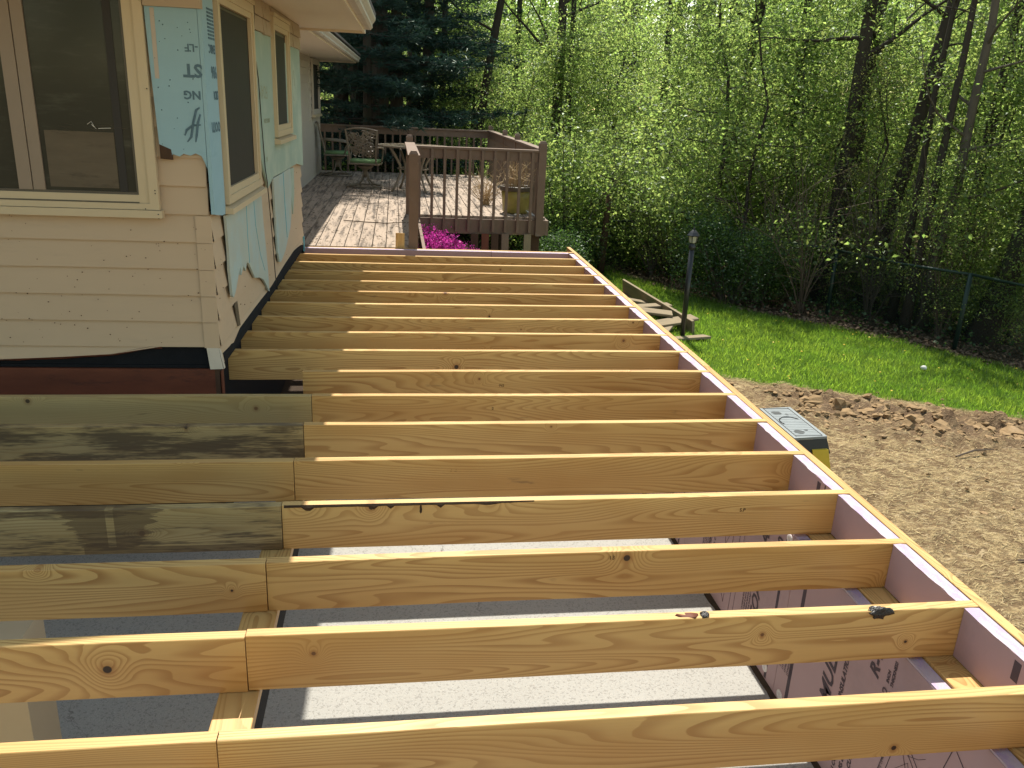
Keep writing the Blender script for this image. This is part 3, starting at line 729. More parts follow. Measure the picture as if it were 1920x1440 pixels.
for pts in ([(-.085, 1.235), (-.075, 1.262), (-.045, 1.285), (-.005, 1.29)], [(-.075, 1.205), (-.055, 1.23), (-.04, 1.30), (-.022, 1.36), (-.005, 1.372)], [(-.035, 1.205), (-.028, 1.24), (-.018, 1.30), (-.004, 1.34)]):
    m.tube([(x, -.0296, z) for x, z in pts], [.003] + [.0065] * (len(pts) - 2) + [.004], 6)
m.build('script_letter', M['inkblue'], fs)
A_ = sheet([(1.37, 1.838), (2.19, 1.845), (3.14, 1.842), (3.93, 1.838), (3.93, .80), (3.45, .85), (3.161, .852), (2.6, .85), (2.02, .856), (1.767, .80), (1.60, .95), (1.42, 1.12), (1.385, 1.4)], 'x', .0145, .014, 'bluegreen')
sheet([(.19 + .05, .805), (.262, .60), (.25, .50), (.285, .345), (.31, .328), (.345, .334), (.40, .36), (.50, .43), (.571, .455), (.585, .80)], 'x', .019, .014, 'bluepale')
sheet([(.592, .81), (1.10, .81), (1.466, .81), (1.475, .70), (1.504, .55), (1.552, .403), (1.58, .25), (1.608, .076), (1.58, .085), (1.50, .14), (1.38, .21), (1.231, .256), (1.05, .29), (.90, .40), (.869, .42), (.80, .44), (.75, .395), (.69, .44), (.603, .40)], 'x', .0135, .014, 'bluepale')
m = MB(); m.tube([(.0285, .88, .80), (.0285, .87, .60), (.0285, .885, .42)], .0022, 4); m.tube([(.0285, 1.15, .80), (.029, 1.17, .62), (.0285, 1.30, .40), (.0285, 1.45, .26)], .0014, 4); m.build('foam_seam', M['ledge'], H)
sheet([(2.03, .844), (2.55, .845), (3.0, .846), (3.05, .72), (3.01, .60), (2.96, .45), (2.86, .36), (2.724, .30), (2.5, .22), (2.25, .175), (2.159, .19), (2.10, .27), (2.06, .50)], 'x', .0135, .014, 'bluepale')
sheet([(3.06, .835), (3.28, .83), (3.25, .60), (3.12, .44), (3.06, .60)], 'x', .0135, .008, 'bluegreen')
m = MB(); m.tube([(.0285, 2.55, .842), (.0285, 2.57, .6), (.0285, 2.63, .31)], .003, 4); m.build('foam_seam', M['ledge'], H)
for s, y, z, sz in (('FOAM', 1.93, 1.50, .13), ('INSULATION', 1.98, 1.28, .045), ('R-5', 1.80, 1.02, .05)): TS(s, y, z, sz, 'inkfaint', A_, .0292)
m = MB()
for cy in (1.52, 3.42):
    m.tube([(.0285, cy + .07 * math.cos(t * .5), 1.52 + .13 * math.sin(t * .5)) for t in range(0, 11)], .002, 4)
m.build('printed_loops', M['inkfaint'], A_)
# cable down the side wall
CB = MB(); pts = [(1.40, 1.99), (1.36, 1.82), (1.44, 1.68), (1.53, 1.53), (1.56, 1.3), (1.60, 1.1), (1.63, .945), (1.69, .85), (1.76, .6), (1.80, .45), (1.855, .157), (1.90, .03)]
CB.tube([(.052 if z > 1.8 else .036, y, z) for y, z in pts], .0035, 5); CB.build('loose_cable', M['wire'], H)
# --- eaves of the near section
def eave(x0, x1, y0, y1, z, drop=.0):
    m = MB(); m.box(x0, x1, y0, y1, z, z + .012); m.build('soffit', M['soffit'], H)
    m = MB(); m.box(x1 - .022, x1 + .0, y0 - .002, y1 + .002, z - .012, z + .15); m.build('fascia', M['soffit'], H)
SZ = 2.052
m = MB(); m.box(-8, .60, -1.02, 4.22, SZ, SZ + .012); m.build('soffit', M['soffit'], H)
m = MB(); m.box(.602, .624, -1.045, 4.245, SZ - .022, SZ + .16); m.build('fascia_board', M['soffit'], H)
m = MB(); m.box(-8, .60, -1.045, -1.022, SZ - .022, SZ + .16); m.build('fascia_board', M['soffit'], H)
m = MB(); m.box(-1.2, .60, 4.222, 4.245, SZ - .022, SZ + .30); m.build('fascia_board', M['soffit'], H)
def gutter(y0, y1, x, z, k=1.0):
    pr = [(0, 0), (.055, -.002), (.075, .018), (.072, .045), (.10, .082), (.102, .105), (.092, .105), (.088, .09), (.0, .10)]
    m = MB(); m.prism([(x + a * k, y0, z + c_ * k) for a, c_ in pr], (0, y1 - y0, 0)); m.build('gutter', M['gutter'], H)
gutter(-1.045, 4.05, .6245, SZ + .002, 1.0)
m = MB(); m.prism([(-8, -1.10, SZ + .165), (.72, -1.10, SZ + .115), (.72, 4.27, SZ + .115), (-8, 4.27, SZ + .165)], (0, 0, .02)); m.prism([(.72, -1.10, SZ + .138), (.72, 4.27, SZ + .138), (-3.2, 4.27, 3.25), (-3.2, -1.1, 3.25)], (0, 0, .03)); m.build('roof', M['roof'], H)
# --- second wing
W2 = -.67
for k in range(19):
    z = -.12 + .1165 * k
    V = []; 
    m = MB(); zt = min(z + .128, 2.10)
    m.prism([(W2 - .012, 3.94, z), (W2 + .012, 3.94, z), (W2 - .004, 3.94, zt), (W2 - .02, 3.94, zt)], (0, 8.78, 0)); m.build('clapboard', M['siding2'], H)
m = MB(); m.box(W2 - .02, W2 + .016, 12.722, 12.80, -.4, 2.08); m.build('corner_board', M['siding2'], H)
m = MB(); m.box(W2 - .018, W2 + .013, 11.5, 12.58, 1.1, 2.0); WR = m.build('window', M['screen'], H)
ring(11.42, 12.66, 1.10, 2.05, .09, .013 + W2, .045 + W2, 'x', 'casing', 'siding2', WR)
m = MB(); m.box(W2 + .013, W2 + .07, 11.40, 12.68, 1.055, 1.098); m.build('sill', M['almond'], WR)
m = MB(); m.box(-6, .02, 3.96, 12.02 + 1.0, 2.068, 2.08); m.build('soffit', M['soffit'], H)
m = MB(); m.box(.02, .04, 4.25, 13.02, 2.05, 2.19); m.build('fascia_board', M['soffit'], H)
m = MB(); m.box(-6, .02, 13.02, 13.04, 2.05, 2.3); m.build('fascia_board', M['soffit'], H)
gutter(4.25, 13.04, .0405, 2.07, .8)
m = MB(); m.prism([(.13, 4.28, 2.185), (.13, 13.06, 2.185), (-3.4, 13.06, 3.2), (-3.4, 4.28, 3.2)], (0, 0, .03)); m.build('roof', M['roof'], H)
# rain chain
RC = root('rain_chain', (HO.x - .5, 13.3, 1.2), 'thin pale rain chain hanging from the far eave beside the narrow window', 'rain chain', None)
for k in range(24):
    m = MB(); z = 2.06 - k * .045; a = k * 1.2; x = HO.x - .42 + .01 * math.sin(k); y = 13.2
    m.tube([(x + .014 * math.cos(t) * math.cos(a), y + .014 * math.cos(t) * math.sin(a), z + .026 * math.sin(t)) for t in np.linspace(0, 2 * math.pi, 9)], .0035, 4, False); m.build('chain_link', M['gutter'], RC)
# cables at the foot of the wing wall
for (yy, nm, lb) in ((3.95 + 2.87 + .9, 'loose_wire', 'bent dark wire rising from the deck against the taupe wing, the shorter of two'), (9.0, 'loose_wire', 'taller hooked dark wire against the taupe siding by the deck')):
    m = MB(); x = HO.x + W2 + .05 + .0145 * (yy - 2.87); h = .42 if yy > 8 else .3
    m.tube([(x + .02, yy + .35, .012), (x + .01, yy + .1, .02), (x, yy, .1), (x - .01, yy + .03, h), (x + .01, yy - .06, h + .04), (x + .02, yy - .1, h)], .008, 5)
    tag(m.build(nm, M['wire']), lb, 'wire')

# ------------------------------------------------------------------ old deck
DK = root('old_deck', (-1.6, 11., -.1), 'weathered old wooden deck with brown railing behind the new joists', 'deck')
BW = .1415
x = -3.50
nb = 0
while x < .10:
    y0 = 6.955 if x + BW < -1.56 else 9.60
    if x + BW < -1.56:
        splits = [(6.955, 11.2 + (nb % 3) * .9), (11.2 + (nb % 3) * .9 + .004, 15.98)]
    else: splits = [(9.60, 15.98)]
    for (a, c_) in splits:
        lumber('deck_board', M['deckwood'], DK, (x + BW / 2, (a + c_) / 2, -.017 + rng.uniform(-.001, .001)), c_ - a, BW - .007, .032, rz=math.pi / 2, seg=4, bow=.0008, ch=.003)
    x += BW; nb += 1
XE = x - .002
lumber('rim_joist', M['railpaint'], DK, ((-1.56 + XE) / 2, 9.575, -.135), XE + 1.56, .04, .20)
lumber('rim_joist', M['railpaint'], DK, (XE + .021, 12.78, -.135), 6.45, .04, .20, rz=math.pi / 2)
lumber('rim_joist', M['railpaint'], DK, (-1.545 - .0, 8.26, -.135), 2.58, .036, .20, rz=math.pi / 2)
lumber('rim_joist', M['railpaint'], DK, ((-3.5 + XE) / 2, 16.01, -.135), XE + 3.5, .04, .2)
for yy in np.arange(10.1, 15.9, .6):
    m = MB(); m.box(-3.4, XE - .01, yy, yy + .04, -.24, -.036); m.build('deck_joist', M['darkwood'], DK)
def post(x, y, z0, z1, t=.09, name='post'):
    m = MB(); h = t / 2; zc_ = z1 - .115
    m.box(x - h, x + h, y - h, y + h, z0, zc_)
    m.prism([(x - h, y - h, zc_ + .004), (x + h, y - h, zc_ + .004), (x + h, y + h, zc_ + .004), (x - h, y + h, zc_ + .004)], (0, 0, .081))
    q = h - .018; V = [(x + sx * h, y + sy * h, z1 - .03) for sx, sy in ((-1, -1), (1, -1), (1, 1), (-1, 1))] + [(x + sx * q, y + sy * q, z1) for sx, sy in ((-1, -1), (1, -1), (1, 1), (-1, 1))]
    m.add(V, [(4, 5, 6, 7)] + [(i, (i + 1) % 4, 4 + (i + 1) % 4, 4 + i) for i in range(4)])
    m.box(x - h + .004, x + h - .004, y - h + .004, y + h - .004, zc_, zc_ + .004)
    return m.build(name, M['railpaint'], DK)
YF = 9.56
post(-1.665, 6.985, -.95, .965); post(-1.66, YF + .06, -.10, 1.01); post(.085, YF - .01, -.24, 1.0, .10)
def brail(a, c_, n, z0, z1, out, caplen=None, capw=.11, skip=0):
    """railing from point a to c_ (x,y); balusters offset by vector out"""
    a = Vector(a); c_ = Vector(c_); d = c_ - a; L = d.length; ang = math.atan2(d.y, d.x); mid = (a + c_) / 2; o = Vector(out)
    mb_ = lumber('cap_rail', M['railpaint'], DK, (mid.x, mid.y, z1 - .016), L, capw, .032, rz=ang)
    lumber('sub_rail', M['railpaint'], DK, (mid.x + o.x * .3, mid.y + o.y * .3, z1 - .033 - .06), L - .02, .035, .118, rz=ang)
    if z0 > .03: lumber('bottom_rail', M['railpaint'], DK, (mid.x, mid.y, z0), L, .035, .09, rz=ang)
    for k in range(n):
        p = a + d * ((k + .5 + skip) / (n + 2 * skip)) + o
        zb = -.20 if z0 < .03 else z0 - .04
        lumber('baluster', M['railpaint'], DK, (p.x, p.y, (zb + z1 - .034) / 2), z1 - .034 - zb, .036, .036, ry=math.pi / 2, seg=2, bow=.0004)
brail((-1.615, YF + .035), (.035, YF + .0), 10, 0, .865 + .02, (0, -.045, 0)[:2])
# short side railing along the step-down edge
lumber('cap_rail', M['railpaint'], DK, (-1.66, 8.30, .905), 2.52, .125, .032, rz=math.pi / 2, ry=.0)
lumber('sub_rail', M['railpaint'], DK, (-1.655, 8.30, .825), 2.50, .035, .12, rz=math.pi / 2)
for k in range(14):
    lumber('baluster', M['railpaint'], DK, (-1.625, 7.2 + k * .168, .33), 1.04, .036, .036, ry=math.pi / 2, seg=2, bow=.0004)
# right side and back railings
brail((.085, YF + .05), (.085, 15.95), 42, 0, .905, (.0, 0))
brail((.13, 15.97), (-3.45, 15.97), 24, 0, .90, (0, .0))
for px_, py_ in ((.09, 12.0), (.09, 13.6), (.09, 15.97), (-1.52, 15.97), (-3.42, 15.97)): post(px_, py_ + .0, -.24, 1.0, .085)
for px_, py_ in ((.05, 9.72), (-1.5, 9.9), (.05, 13), (-1.6, 14.)):
    m = MB(); m.box(px_ - .07, px_ + .07, py_ - .07, py_ + .07, gz(px_, py_) - .2, -.24); m.build('support_post', M['darkwood'], DK)
# leaning boards and torn skirt under the deck corner
for i, (xa, xb_, lab) in enumerate(((-.86, -.74, 'brown board leaning under the deck corner, leftmost of five'), (-.70, -.60, 'reddish board leaning under the deck, second from the left'), (-.56, -.47, 'dark board leaning under the deck, middle of five'), (-.42, -.33, 'grey board leaning under the deck, beside the stump of post'), (-.12, -.02, 'pale picket leaning at the right end under the deck'))):
    o = lumber('leaning_board', M[['darkwood', 'redwood', 'darkwood', 'railpaint', 'oldboard'][i]], None, ((xa + xb_) / 2, 9.40 + .02 * i, -.74), 1.05, .10, .022, ry=-math.pi / 2 + .0, rz=0, rx=0)
    o.rotation_euler = (math.radians(8), math.radians(-90 + 8 + i * 2), 0)
    o.rotation_euler = (0, math.radians(-80 - 2 * i), math.radians(84 + 4 * i)); tag(o, lab, 'board', 'boards leaning under the deck')
# fallen scrap: bracket of wood standing at the deck edge
o = lumber('wood_scrap', M['pine'], None, (-1.80, 6.93, .075), .15, .09, .02, ry=math.radians(-86), rz=math.radians(84)); tag(o, 'small upright pine scrap block standing at the near edge of the old deck', 'wood block')
m = MB(); m.tube([(-2.47, 8.75, .012), (-2.2, 8.62, .016), (-1.95, 8.58, .014), (-1.72, 8.66, .02)], [.006, .007, .006, .003], 5); tag(m.build('fallen_twig', M['twig']), 'thin twig lying across the sunlit deck boards', 'twig')
V = []; F = []; r_ = np.random.RandomState(4)
N = 5200; cx = r_.uniform(-3.3, .0, N); cy = r_.uniform(6.97, 15.6, N); ok = ~((cx > -1.55) & (cy < 9.65)); ok &= (r_.rand(N) < (.35 + .65 * (np.sin(cx * 3.1 + cy * .7) * .5 + .5)))
cx = cx[ok]; cy = cy[ok]; N = len(cx); th = r_.uniform(0, 6.28, N); L = r_.uniform(.010, .028, N); w = r_.uniform(.002, .005, N)
dx = np.cos(th); dy = np.sin(th)
V = np.stack([np.stack([cx - dx * L, cy - dy * L, np.full(N, .0015)], 1), np.stack([cx - dy * w, cy + dx * w, np.full(N, .007)], 1), np.stack([cx + dx * L, cy + dy * L, np.full(N, .002)], 1)], 1).reshape(-1, 3)
tag(link('fallen_catkins', fastmesh('fallen_catkins', V, np.arange(3 * N).reshape(-1, 3), M['catkin'])), 'brown catkins and bits scattered over the old deck', 'debris', None, 'stuff')

# ------------------------------------------------------------------ patio furniture
def lace(m, cx_, cy_, n, rad, fx, r, seed):
    """woven cast pattern: small loops filling a shape, fx maps (u,v) to 3D or None"""
    rr = random.Random(seed)
    for k in range(n):
        u, v = rr.uniform(-1, 1), rr.uniform(-1, 1); a = rr.uniform(0, 6.28); pts = []
        for t in np.linspace(0, 5.0, 7):
            p = fx(u + rad * math.cos(t + a), v + rad * math.sin(t + a) * .8)
            if p is None: pts = []; break
            pts.append(p)
        if pts: m.tube(pts, r, 3, False)
def chair(loc, rz, label, cushion_mat):
    T_ = Matrix.Translation(loc) @ Matrix.Rotation(rz, 4, 'Z')
    R_ = root('patio_chair', loc, label, 'chair', 'swivel patio chairs', rz, True)
    m = MB()     # base ring and curved legs
    m.tube([(.27 * math.cos(t), .27 * math.sin(t), .02) for t in np.linspace(0, 2 * math.pi, 25)], .014, 6, False); m.build('base_ring', M['cast'], R_)
    for a in range(4):
        t = a * math.pi / 2 + .78; m = MB(); m.tube([(.27 * math.cos(t), .27 * math.sin(t), .025), (.15 * math.cos(t), .15 * math.sin(t), .05), (.07 * math.cos(t), .07 * math.sin(t), .13), (.035 * math.cos(t), .035 * math.sin(t), .25)], [.011, .013, .013, .012], 5); m.build('leg', M['cast'], R_)
    m = MB(); m.lathe([(.03, .16), (.045, .22), (.035, .28), (.10, .31), (.14, .34), (.14, .35)], k=12); m.build('swivel_hub', M['cast'], R_, True)
    m = MB(); m.tube([(-.25, -.23, .39), (.25, -.23, .39), (.27, 0, .39), (.25, .24, .39), (-.25, .24, .39), (-.27, 0, .39), (-.25, -.23, .39)], .016, 5, False)
    for k in range(7): m.box(-.24, .24, -.20 + k * .065, -.175 + k * .065, .375, .389)
    m.build('seat_frame', M['cast'], R_)
    m = MB(); pr = []
    m.add([(sx * a, sy * b_, z) for z, a, b_ in ((.40, .235, .215), (.425, .25, .23), (.45, .235, .215)) for sx, sy in ((-1, -1), (1, -1), (1, 1), (-1, 1))], [(0, 1, 5, 4), (1, 2, 6, 5), (2, 3, 7, 6), (3, 0, 4, 7), (4, 5, 9, 8), (5, 6, 10, 9), (6, 7, 11, 10), (7, 4, 8, 11), (8, 9, 10, 11), (3, 2, 1, 0)])
    m.build('seat_cushion', M[cushion_mat], R_, True)
    # back (towards -y local), slightly reclined
    def bk(u, v):
        if abs(u) > .98 or abs(v) > .98: return None
        w = .235 + .02 * v; return (u * w, -.235 - .10 * (v * .5 + .5) - .02 * (1 - u * u), .50 + .21 * (v + 1) + .02 * (1 - u * u) * (v > .6))
    m = MB(); m.tube([(-.225, -.225, .39), (-.215, -.235, .50), (-.235, -.29, .72), (-.255, -.34, .93), (-.13, -.36, .955), (0, -.365, .965), (.13, -.36, .955), (.255, -.34, .93), (.235, -.29, .72), (.215, -.235, .50), (.225, -.225, .39)], .016, 6); m.build('back_frame', M['cast'], R_)
    m = MB(); lace(m, 0, 0, 150, .17, bk, .0062, 3); m.build('lattice_back', M['cast'], R_)
    for s in (-1, 1):
        m = MB(); m.tube([(s * .235, -.27, .66), (s * .275, -.12, .655), (s * .285, .10, .64), (s * .28, .20, .62), (s * .265, .22, .58), (s * .27, .16, .50), (s * .25, .12, .39)], [.014, .018, .022, .02, .014, .012, .012], 6); m.build('armrest', M['cast'], R_, True)
    return R_
chair((-2.34, 12.95, 0), math.radians(-8), 'bronze lattice back patio chair with pale green cushion beside the round table', 'cushion')
chair((-2.92, 14.9, 0), math.radians(-85), 'patio chair with dark green cushion tucked against the taupe wall behind the other chair', 'cushion')
TB = root('patio_table', (-1.55, 12.55, 0), 'round pale topped patio table with curved cast legs behind the near railing post', 'table', None, 0, True)
m = MB(); m.tube([(.56 * math.cos(t), .56 * math.sin(t), .715) for t in np.linspace(0, 2 * math.pi, 37)], .016, 6, False); m.build('table_rim', M['cast'], TB)
m = MB()
for q in range(5):
    rq = .10 + q * .095; m.tube([(rq * math.cos(t), rq * math.sin(t), .715) for t in np.linspace(0, 2 * math.pi, 25)], .008, 4, False)
for a in range(12):
    t = a * math.pi / 6; m.tube([(.02 * math.cos(t), .02 * math.sin(t), .715), (.3 * math.cos(t + .12), .3 * math.sin(t + .12), .715), (.55 * math.cos(t), .55 * math.sin(t), .715)], .009, 4, False)
def dsk(u, v):
    return (u * .55, v * .55, .716) if u * u + v * v < .97 else None
lace(m, 0, 0, 430, .075, dsk, .019, 5); m.build('lattice_top', M['oldboard'], TB)
for a in range(4):
    t = a * math.pi / 2 + .55; c_, s_ = math.cos(t), math.sin(t); m = MB()
    m.tube([(.44 * c_, .44 * s_, .70), (.36 * c_, .36 * s_, .60), (.25 * c_, .25 * s_, .42), (.24 * c_, .24 * s_, .28), (.33 * c_, .33 * s_, .10), (.40 * c_, .40 * s_, .0)], [.02, .024, .022, .02, .018, .022], 6); m.build('leg', M['cast'], TB, True)
m = MB(); m.tube([(.25 * math.cos(t), .25 * math.sin(t), .36) for t in np.linspace(0, 2 * math.pi, 21)], .012, 5, False); m.build('stretcher_ring', M['cast'], TB)
PT = root('flower_pot', (-.17, 10.05, 0), 'olive yellow round pot of dead stems standing on the deck corner behind the balusters', 'flower pot', None, 0, True)
m = MB(); m.lathe([(.0, .0), (.165, .0), (.185, .03), (.20, .20), (.215, .31), (.20, .31), (.19, .28), (0, .28)], close=False); m.build('pot_body', M['pot'], PT, True)
m = MB(); m.lathe([(.217, .305), (.235, .312), (.235, .365), (.222, .37), (.205, .36), (.205, .31)], close=False); m.build('pot_rim', M['potrim'], PT)
m = MB(); m.lathe([(.203, .335), (.0, .345)], close=False); m.build('soil', M['soil'], PT)
rr = random.Random(9); m = MB()
for k in range(85):
    a = rr.uniform(0, 6.28); r = rr.uniform(0, .17); l = rr.uniform(.12, .42); x, y = r * math.cos(a), r * math.sin(a); a2 = rr.uniform(0, 6.28); b2 = rr.uniform(.05, .28)
    m.tube([(x, y, .34), (x + .3 * b2 * math.cos(a2), y + .3 * b2 * math.sin(a2), .34 + l * .6), (x + b2 * math.cos(a2) * .8, y + b2 * math.sin(a2) * .8, .34 + l), (x + b2 * 1.3 * math.cos(a2 + .6), y + b2 * 1.3 * math.sin(a2 + .6), .34 + l * rr.uniform(.6, 1.1))], [.004, .0035, .003, .0015], 3, False)
m.build('dead_stems', M['dry'], PT)
m = MB(); m.blob((-.20, 9.68, .02), .03, 2, 1.6, .7, .5, 1); tag(m.build('bone_white_stone', M['white'], origin=(-.2, 9.68, 0)), 'small white stone on the deck edge below the pot', 'stone')
m = MB(); m.prism([(.0, 9.78, .006), (.05, 9.72, .006), (.02, 9.86, .03), (-.05, 9.92, .05)], (.0, .0, .008)); tag(m.build('paper_scrap', M['white']), 'crumpled pale scrap lying to the right of the pot', 'scrap')
# dead bush behind pot in corner
def twiggy(name, loc, n, h, spread, mat, label, cat, seed, r=.004):
    rr = random.Random(seed); m = MB()
    for k in range(n):
        a = rr.uniform(0, 6.28); b2 = rr.uniform(.1, spread); l = rr.uniform(.5, 1) * h; p = Vector((loc[0] + rr.uniform(-.05, .05), loc[1] + rr.uniform(-.05, .05), loc[2])); pts = [p]
        for q in range(1, 5):
            pts.append(Vector((p.x + b2 * math.cos(a) * (q / 4) ** 1.2, p.y + b2 * math.sin(a) * (q / 4) ** 1.2, p.z + l * q / 4)) + Vector((rr.uniform(-.03, .03), rr.uniform(-.03, .03), 0)))
        m.tube(pts, [r * 1.5, r * 1.3, r, r * .8, r * .4], 3, False)
        for q in range(3):
            p0 = pts[rr.randint(1, 3)]; d = Vector((rr.uniform(-1, 1), rr.uniform(-1, 1), rr.uniform(.2, 1))) * h * .25; m.tube([p0, p0 + d * .6, p0 + d + Vector((0, 0, -.03))], [r * .8, r * .6, r * .3], 3, False)
    return tag(m.build(name, M[mat], origin=loc), label, cat)
twiggy('dead_plant', (-.50, 10.9, -.0), 40, .55, .5, 'dry', 'tangle of dry stalks standing on the deck just behind the yellow pot', 'dead plant', 5)

# ------------------------------------------------------------------ step ladder, lamp post, planks
LD = root('step_ladder', (.28, 2.1, -1.17), 'yellow step ladder with grey plastic top standing outside the rim board', 'ladder')
zt = -.045
# corners of the cap, long axis along y
m = MB(); 
m.prism([(.10, 1.885, zt - .012), (.285, 1.905, zt - .012), (.285, 2.325, zt - .012), (.10, 2.305, zt - .012)], (0, 0, .012)); 
cap = m.build('top_cap', M['plastic'], LD)
m = MB()
m.add([(.10, 1.885, zt - .0125), (.285, 1.905, zt - .0125), (.285, 2.325, zt - .0125), (.10, 2.305, zt - .0125), (.085, 1.862, zt - .085), (.305, 1.885, zt - .085), (.305, 2.345, zt - .085), (.085, 2.325, zt - .085)],
      [(0, 4, 5, 1), (1, 5, 6, 2), (2, 6, 7, 3), (3, 7, 4, 0)]); m.build('cap_skirt', M['plasticdark'], LD)
for y0, y1, x0, x1 in ((1.905, 2.305, .118, .121), (1.92, 2.31, .262, .265), (2.298, 2.301, .12, .262), (1.91, 1.913, .12, .262)):
    m = MB(); m.box(x0, x1, y0, y1, zt + .0002, zt + .002); m.build('tray_lip', M['plasticdark'], cap)
for y, r in ((1.965, .027), (2.235, .027)):
    m = MB(); m.lathe([(r, zt + .0004), (0, zt + .0005)], (.165, y, 0), 18, False); m.build('tool_hole', M['plasticdark'], cap)
for y, r in ((1.99, .011), (2.21, .011)):
    m = MB(); m.lathe([(r, zt + .0004), (0, zt + .0005)], (.212, y, 0), 12, False); m.build('tool_hole', M['plasticdark'], cap)
m = MB(); m.tube([(.19 + .062 * math.sin(t), 2.10 + .07 * math.cos(t), zt + .001) for t in np.linspace(-2.0, 1.0, 16)], .0035, 4); m.build('cup_groove', M['plasticdark'], cap)
for k in range(16):
    m = MB(); y = 1.925 + k * .0235; m.box(.125, .258, y, y + .0035, zt + .0002, zt + .0012); m.build('tread_rib', M['plastic'], cap)
for sy, y0, y1 in ((-1, 1.885, 1.72), (1, 2.31, 2.47)):
    for x0, x1 in ((.105, -.05 + .06), (.20, .42)):
        m = MB(); a = Vector((x0, y0, zt - .06)); c_ = Vector((x1 + (.06 if x1 < .1 else 0), y1, -1.16))
        wd = .05 if x1 < .1 else .085; m.prism([a + Vector((0, -.012, 0)), a + Vector((wd, -.012, 0)), a + Vector((wd, .012, 0)), a + Vector((0, .012, 0))], c_ - a); m.build('rail', M['yellow'], LD)
for q in range(3):
    t = (q + 1) / 4; x = .26 + .24 * t; z = zt - .06 - 1.1 * t; e = .165 * t
    m = MB(); m.box(x - .06, x + .03, 1.885 - e, 2.31 + e, z - .02, z); m.build('step', M['yellow'], LD)
m = MB(); m.box(.329, .3305, 1.862, 1.874, -.40, -.27) if False else m.prism([(.236, 1.846, -.25), (.318, 1.846, -.25), (.324, 1.839, -.30), (.242, 1.839, -.30)], (0, -.002, 0)); m.build('warning_label', M['plasticdark'], LD)

LX, LY = 2.02, 8.83; LZ = gz(LX, LY) - .03
LP = root('lamp_post', (LX, LY, LZ), 'thin black lamp post with a small lantern head beside the plank pile', 'lamp post')
zt2 = .0
m = MB(); m.tube([(LX, LY, LZ), (LX, LY, zt2 - .26)], .036, 12); m.build('pole', M['cap'], LP, True)
m = MB(); m.lathe([(.038, 0), (.046, .01), (.046, .05), (.03, .07), (.028, .09)], (LX, LY, zt2 - .262), 14); m.build('collar', M['cap'], LP, True)
m = MB(); m.lathe([(.045, 0), (.05, .008), (.064, .085), (.062, .09)], (LX, LY, zt2 - .172), 6); m.build('lantern_glass', M['lampglass'], LP)
for a in range(6):
    t = a * math.pi / 3; m = MB(); m.tube([(LX + .047 * math.cos(t), LY + .047 * math.sin(t), zt2 - .172), (LX + .067 * math.cos(t), LY + .067 * math.sin(t), zt2 - .08)], .005, 4); m.build('lantern_bar', M['cap'], LP)
m = MB(); m.lathe([(.088, 0), (.09, .008), (.055, .05), (.03, .072), (.012, .085), (.014, .095), (.006, .115), (0.001, .12)], (LX, LY, zt2 - .083), 6); m.build('lantern_roof', M['cap'], LP)

pl = [((2.2, 10.3, .02), 2.4, -80, 0, 'long flat weathered plank under the right side of the pile'),
      ((2.10, 10.35, .16), 2.5, -82, 4, 'dark plank tipped on its edge along the back of the pile'),
      ((2.02, 9.35, .12), .9, 24, -6, 'short grey board lying crosswise nearest the lamp post'),
      ((1.98, 9.85, .14), .8, 38, 5, 'short pale board skewed near the middle of the plank pile'),
      ((1.90, 10.15, .18), .75, 8, -4, 'speckled board lying flat on top of the plank pile'),
      ((1.86, 9.15, .12), .7, 30, 3, 'broken stub of board on the near left of the pile'),
      ((2.06, 8.72, .03), .62, 14, 0, 'flat board at the near end just behind the lamp post foot'),
      ((1.84, 10.75, .15), .9, -28, 8, 'angled board at the far left end of the plank pile'),
      ((1.80, 9.6, .20), .6, -12, 9, 'tilted dark board stub on top of the pile'),
      ((2.0, 11.3, .10), .7, -50, 10, 'pointed offcut sticking up at the far end of the pile'),
      ((1.78, 8.95, .07), .9, 62, 0, 'narrow board under the near left corner of the pile')]
for i, (p, L, rz, ry, lab) in enumerate(pl):
    o = lumber('scrap_plank', M['oldboard'], None, (p[0], p[1], gz(p[0], p[1]) + p[2]), L, (.19 if i % 2 == 0 else .14) if i != 1 else .04, .035 if i != 1 else .24, rz=math.radians(rz), ry=math.radians(ry) * .4, rx=math.radians(8 if i == 1 else (i % 3 - 1) * 7), ch=.004)
    tag(o, lab, 'plank', 'scrap planks piled by the lamp post')

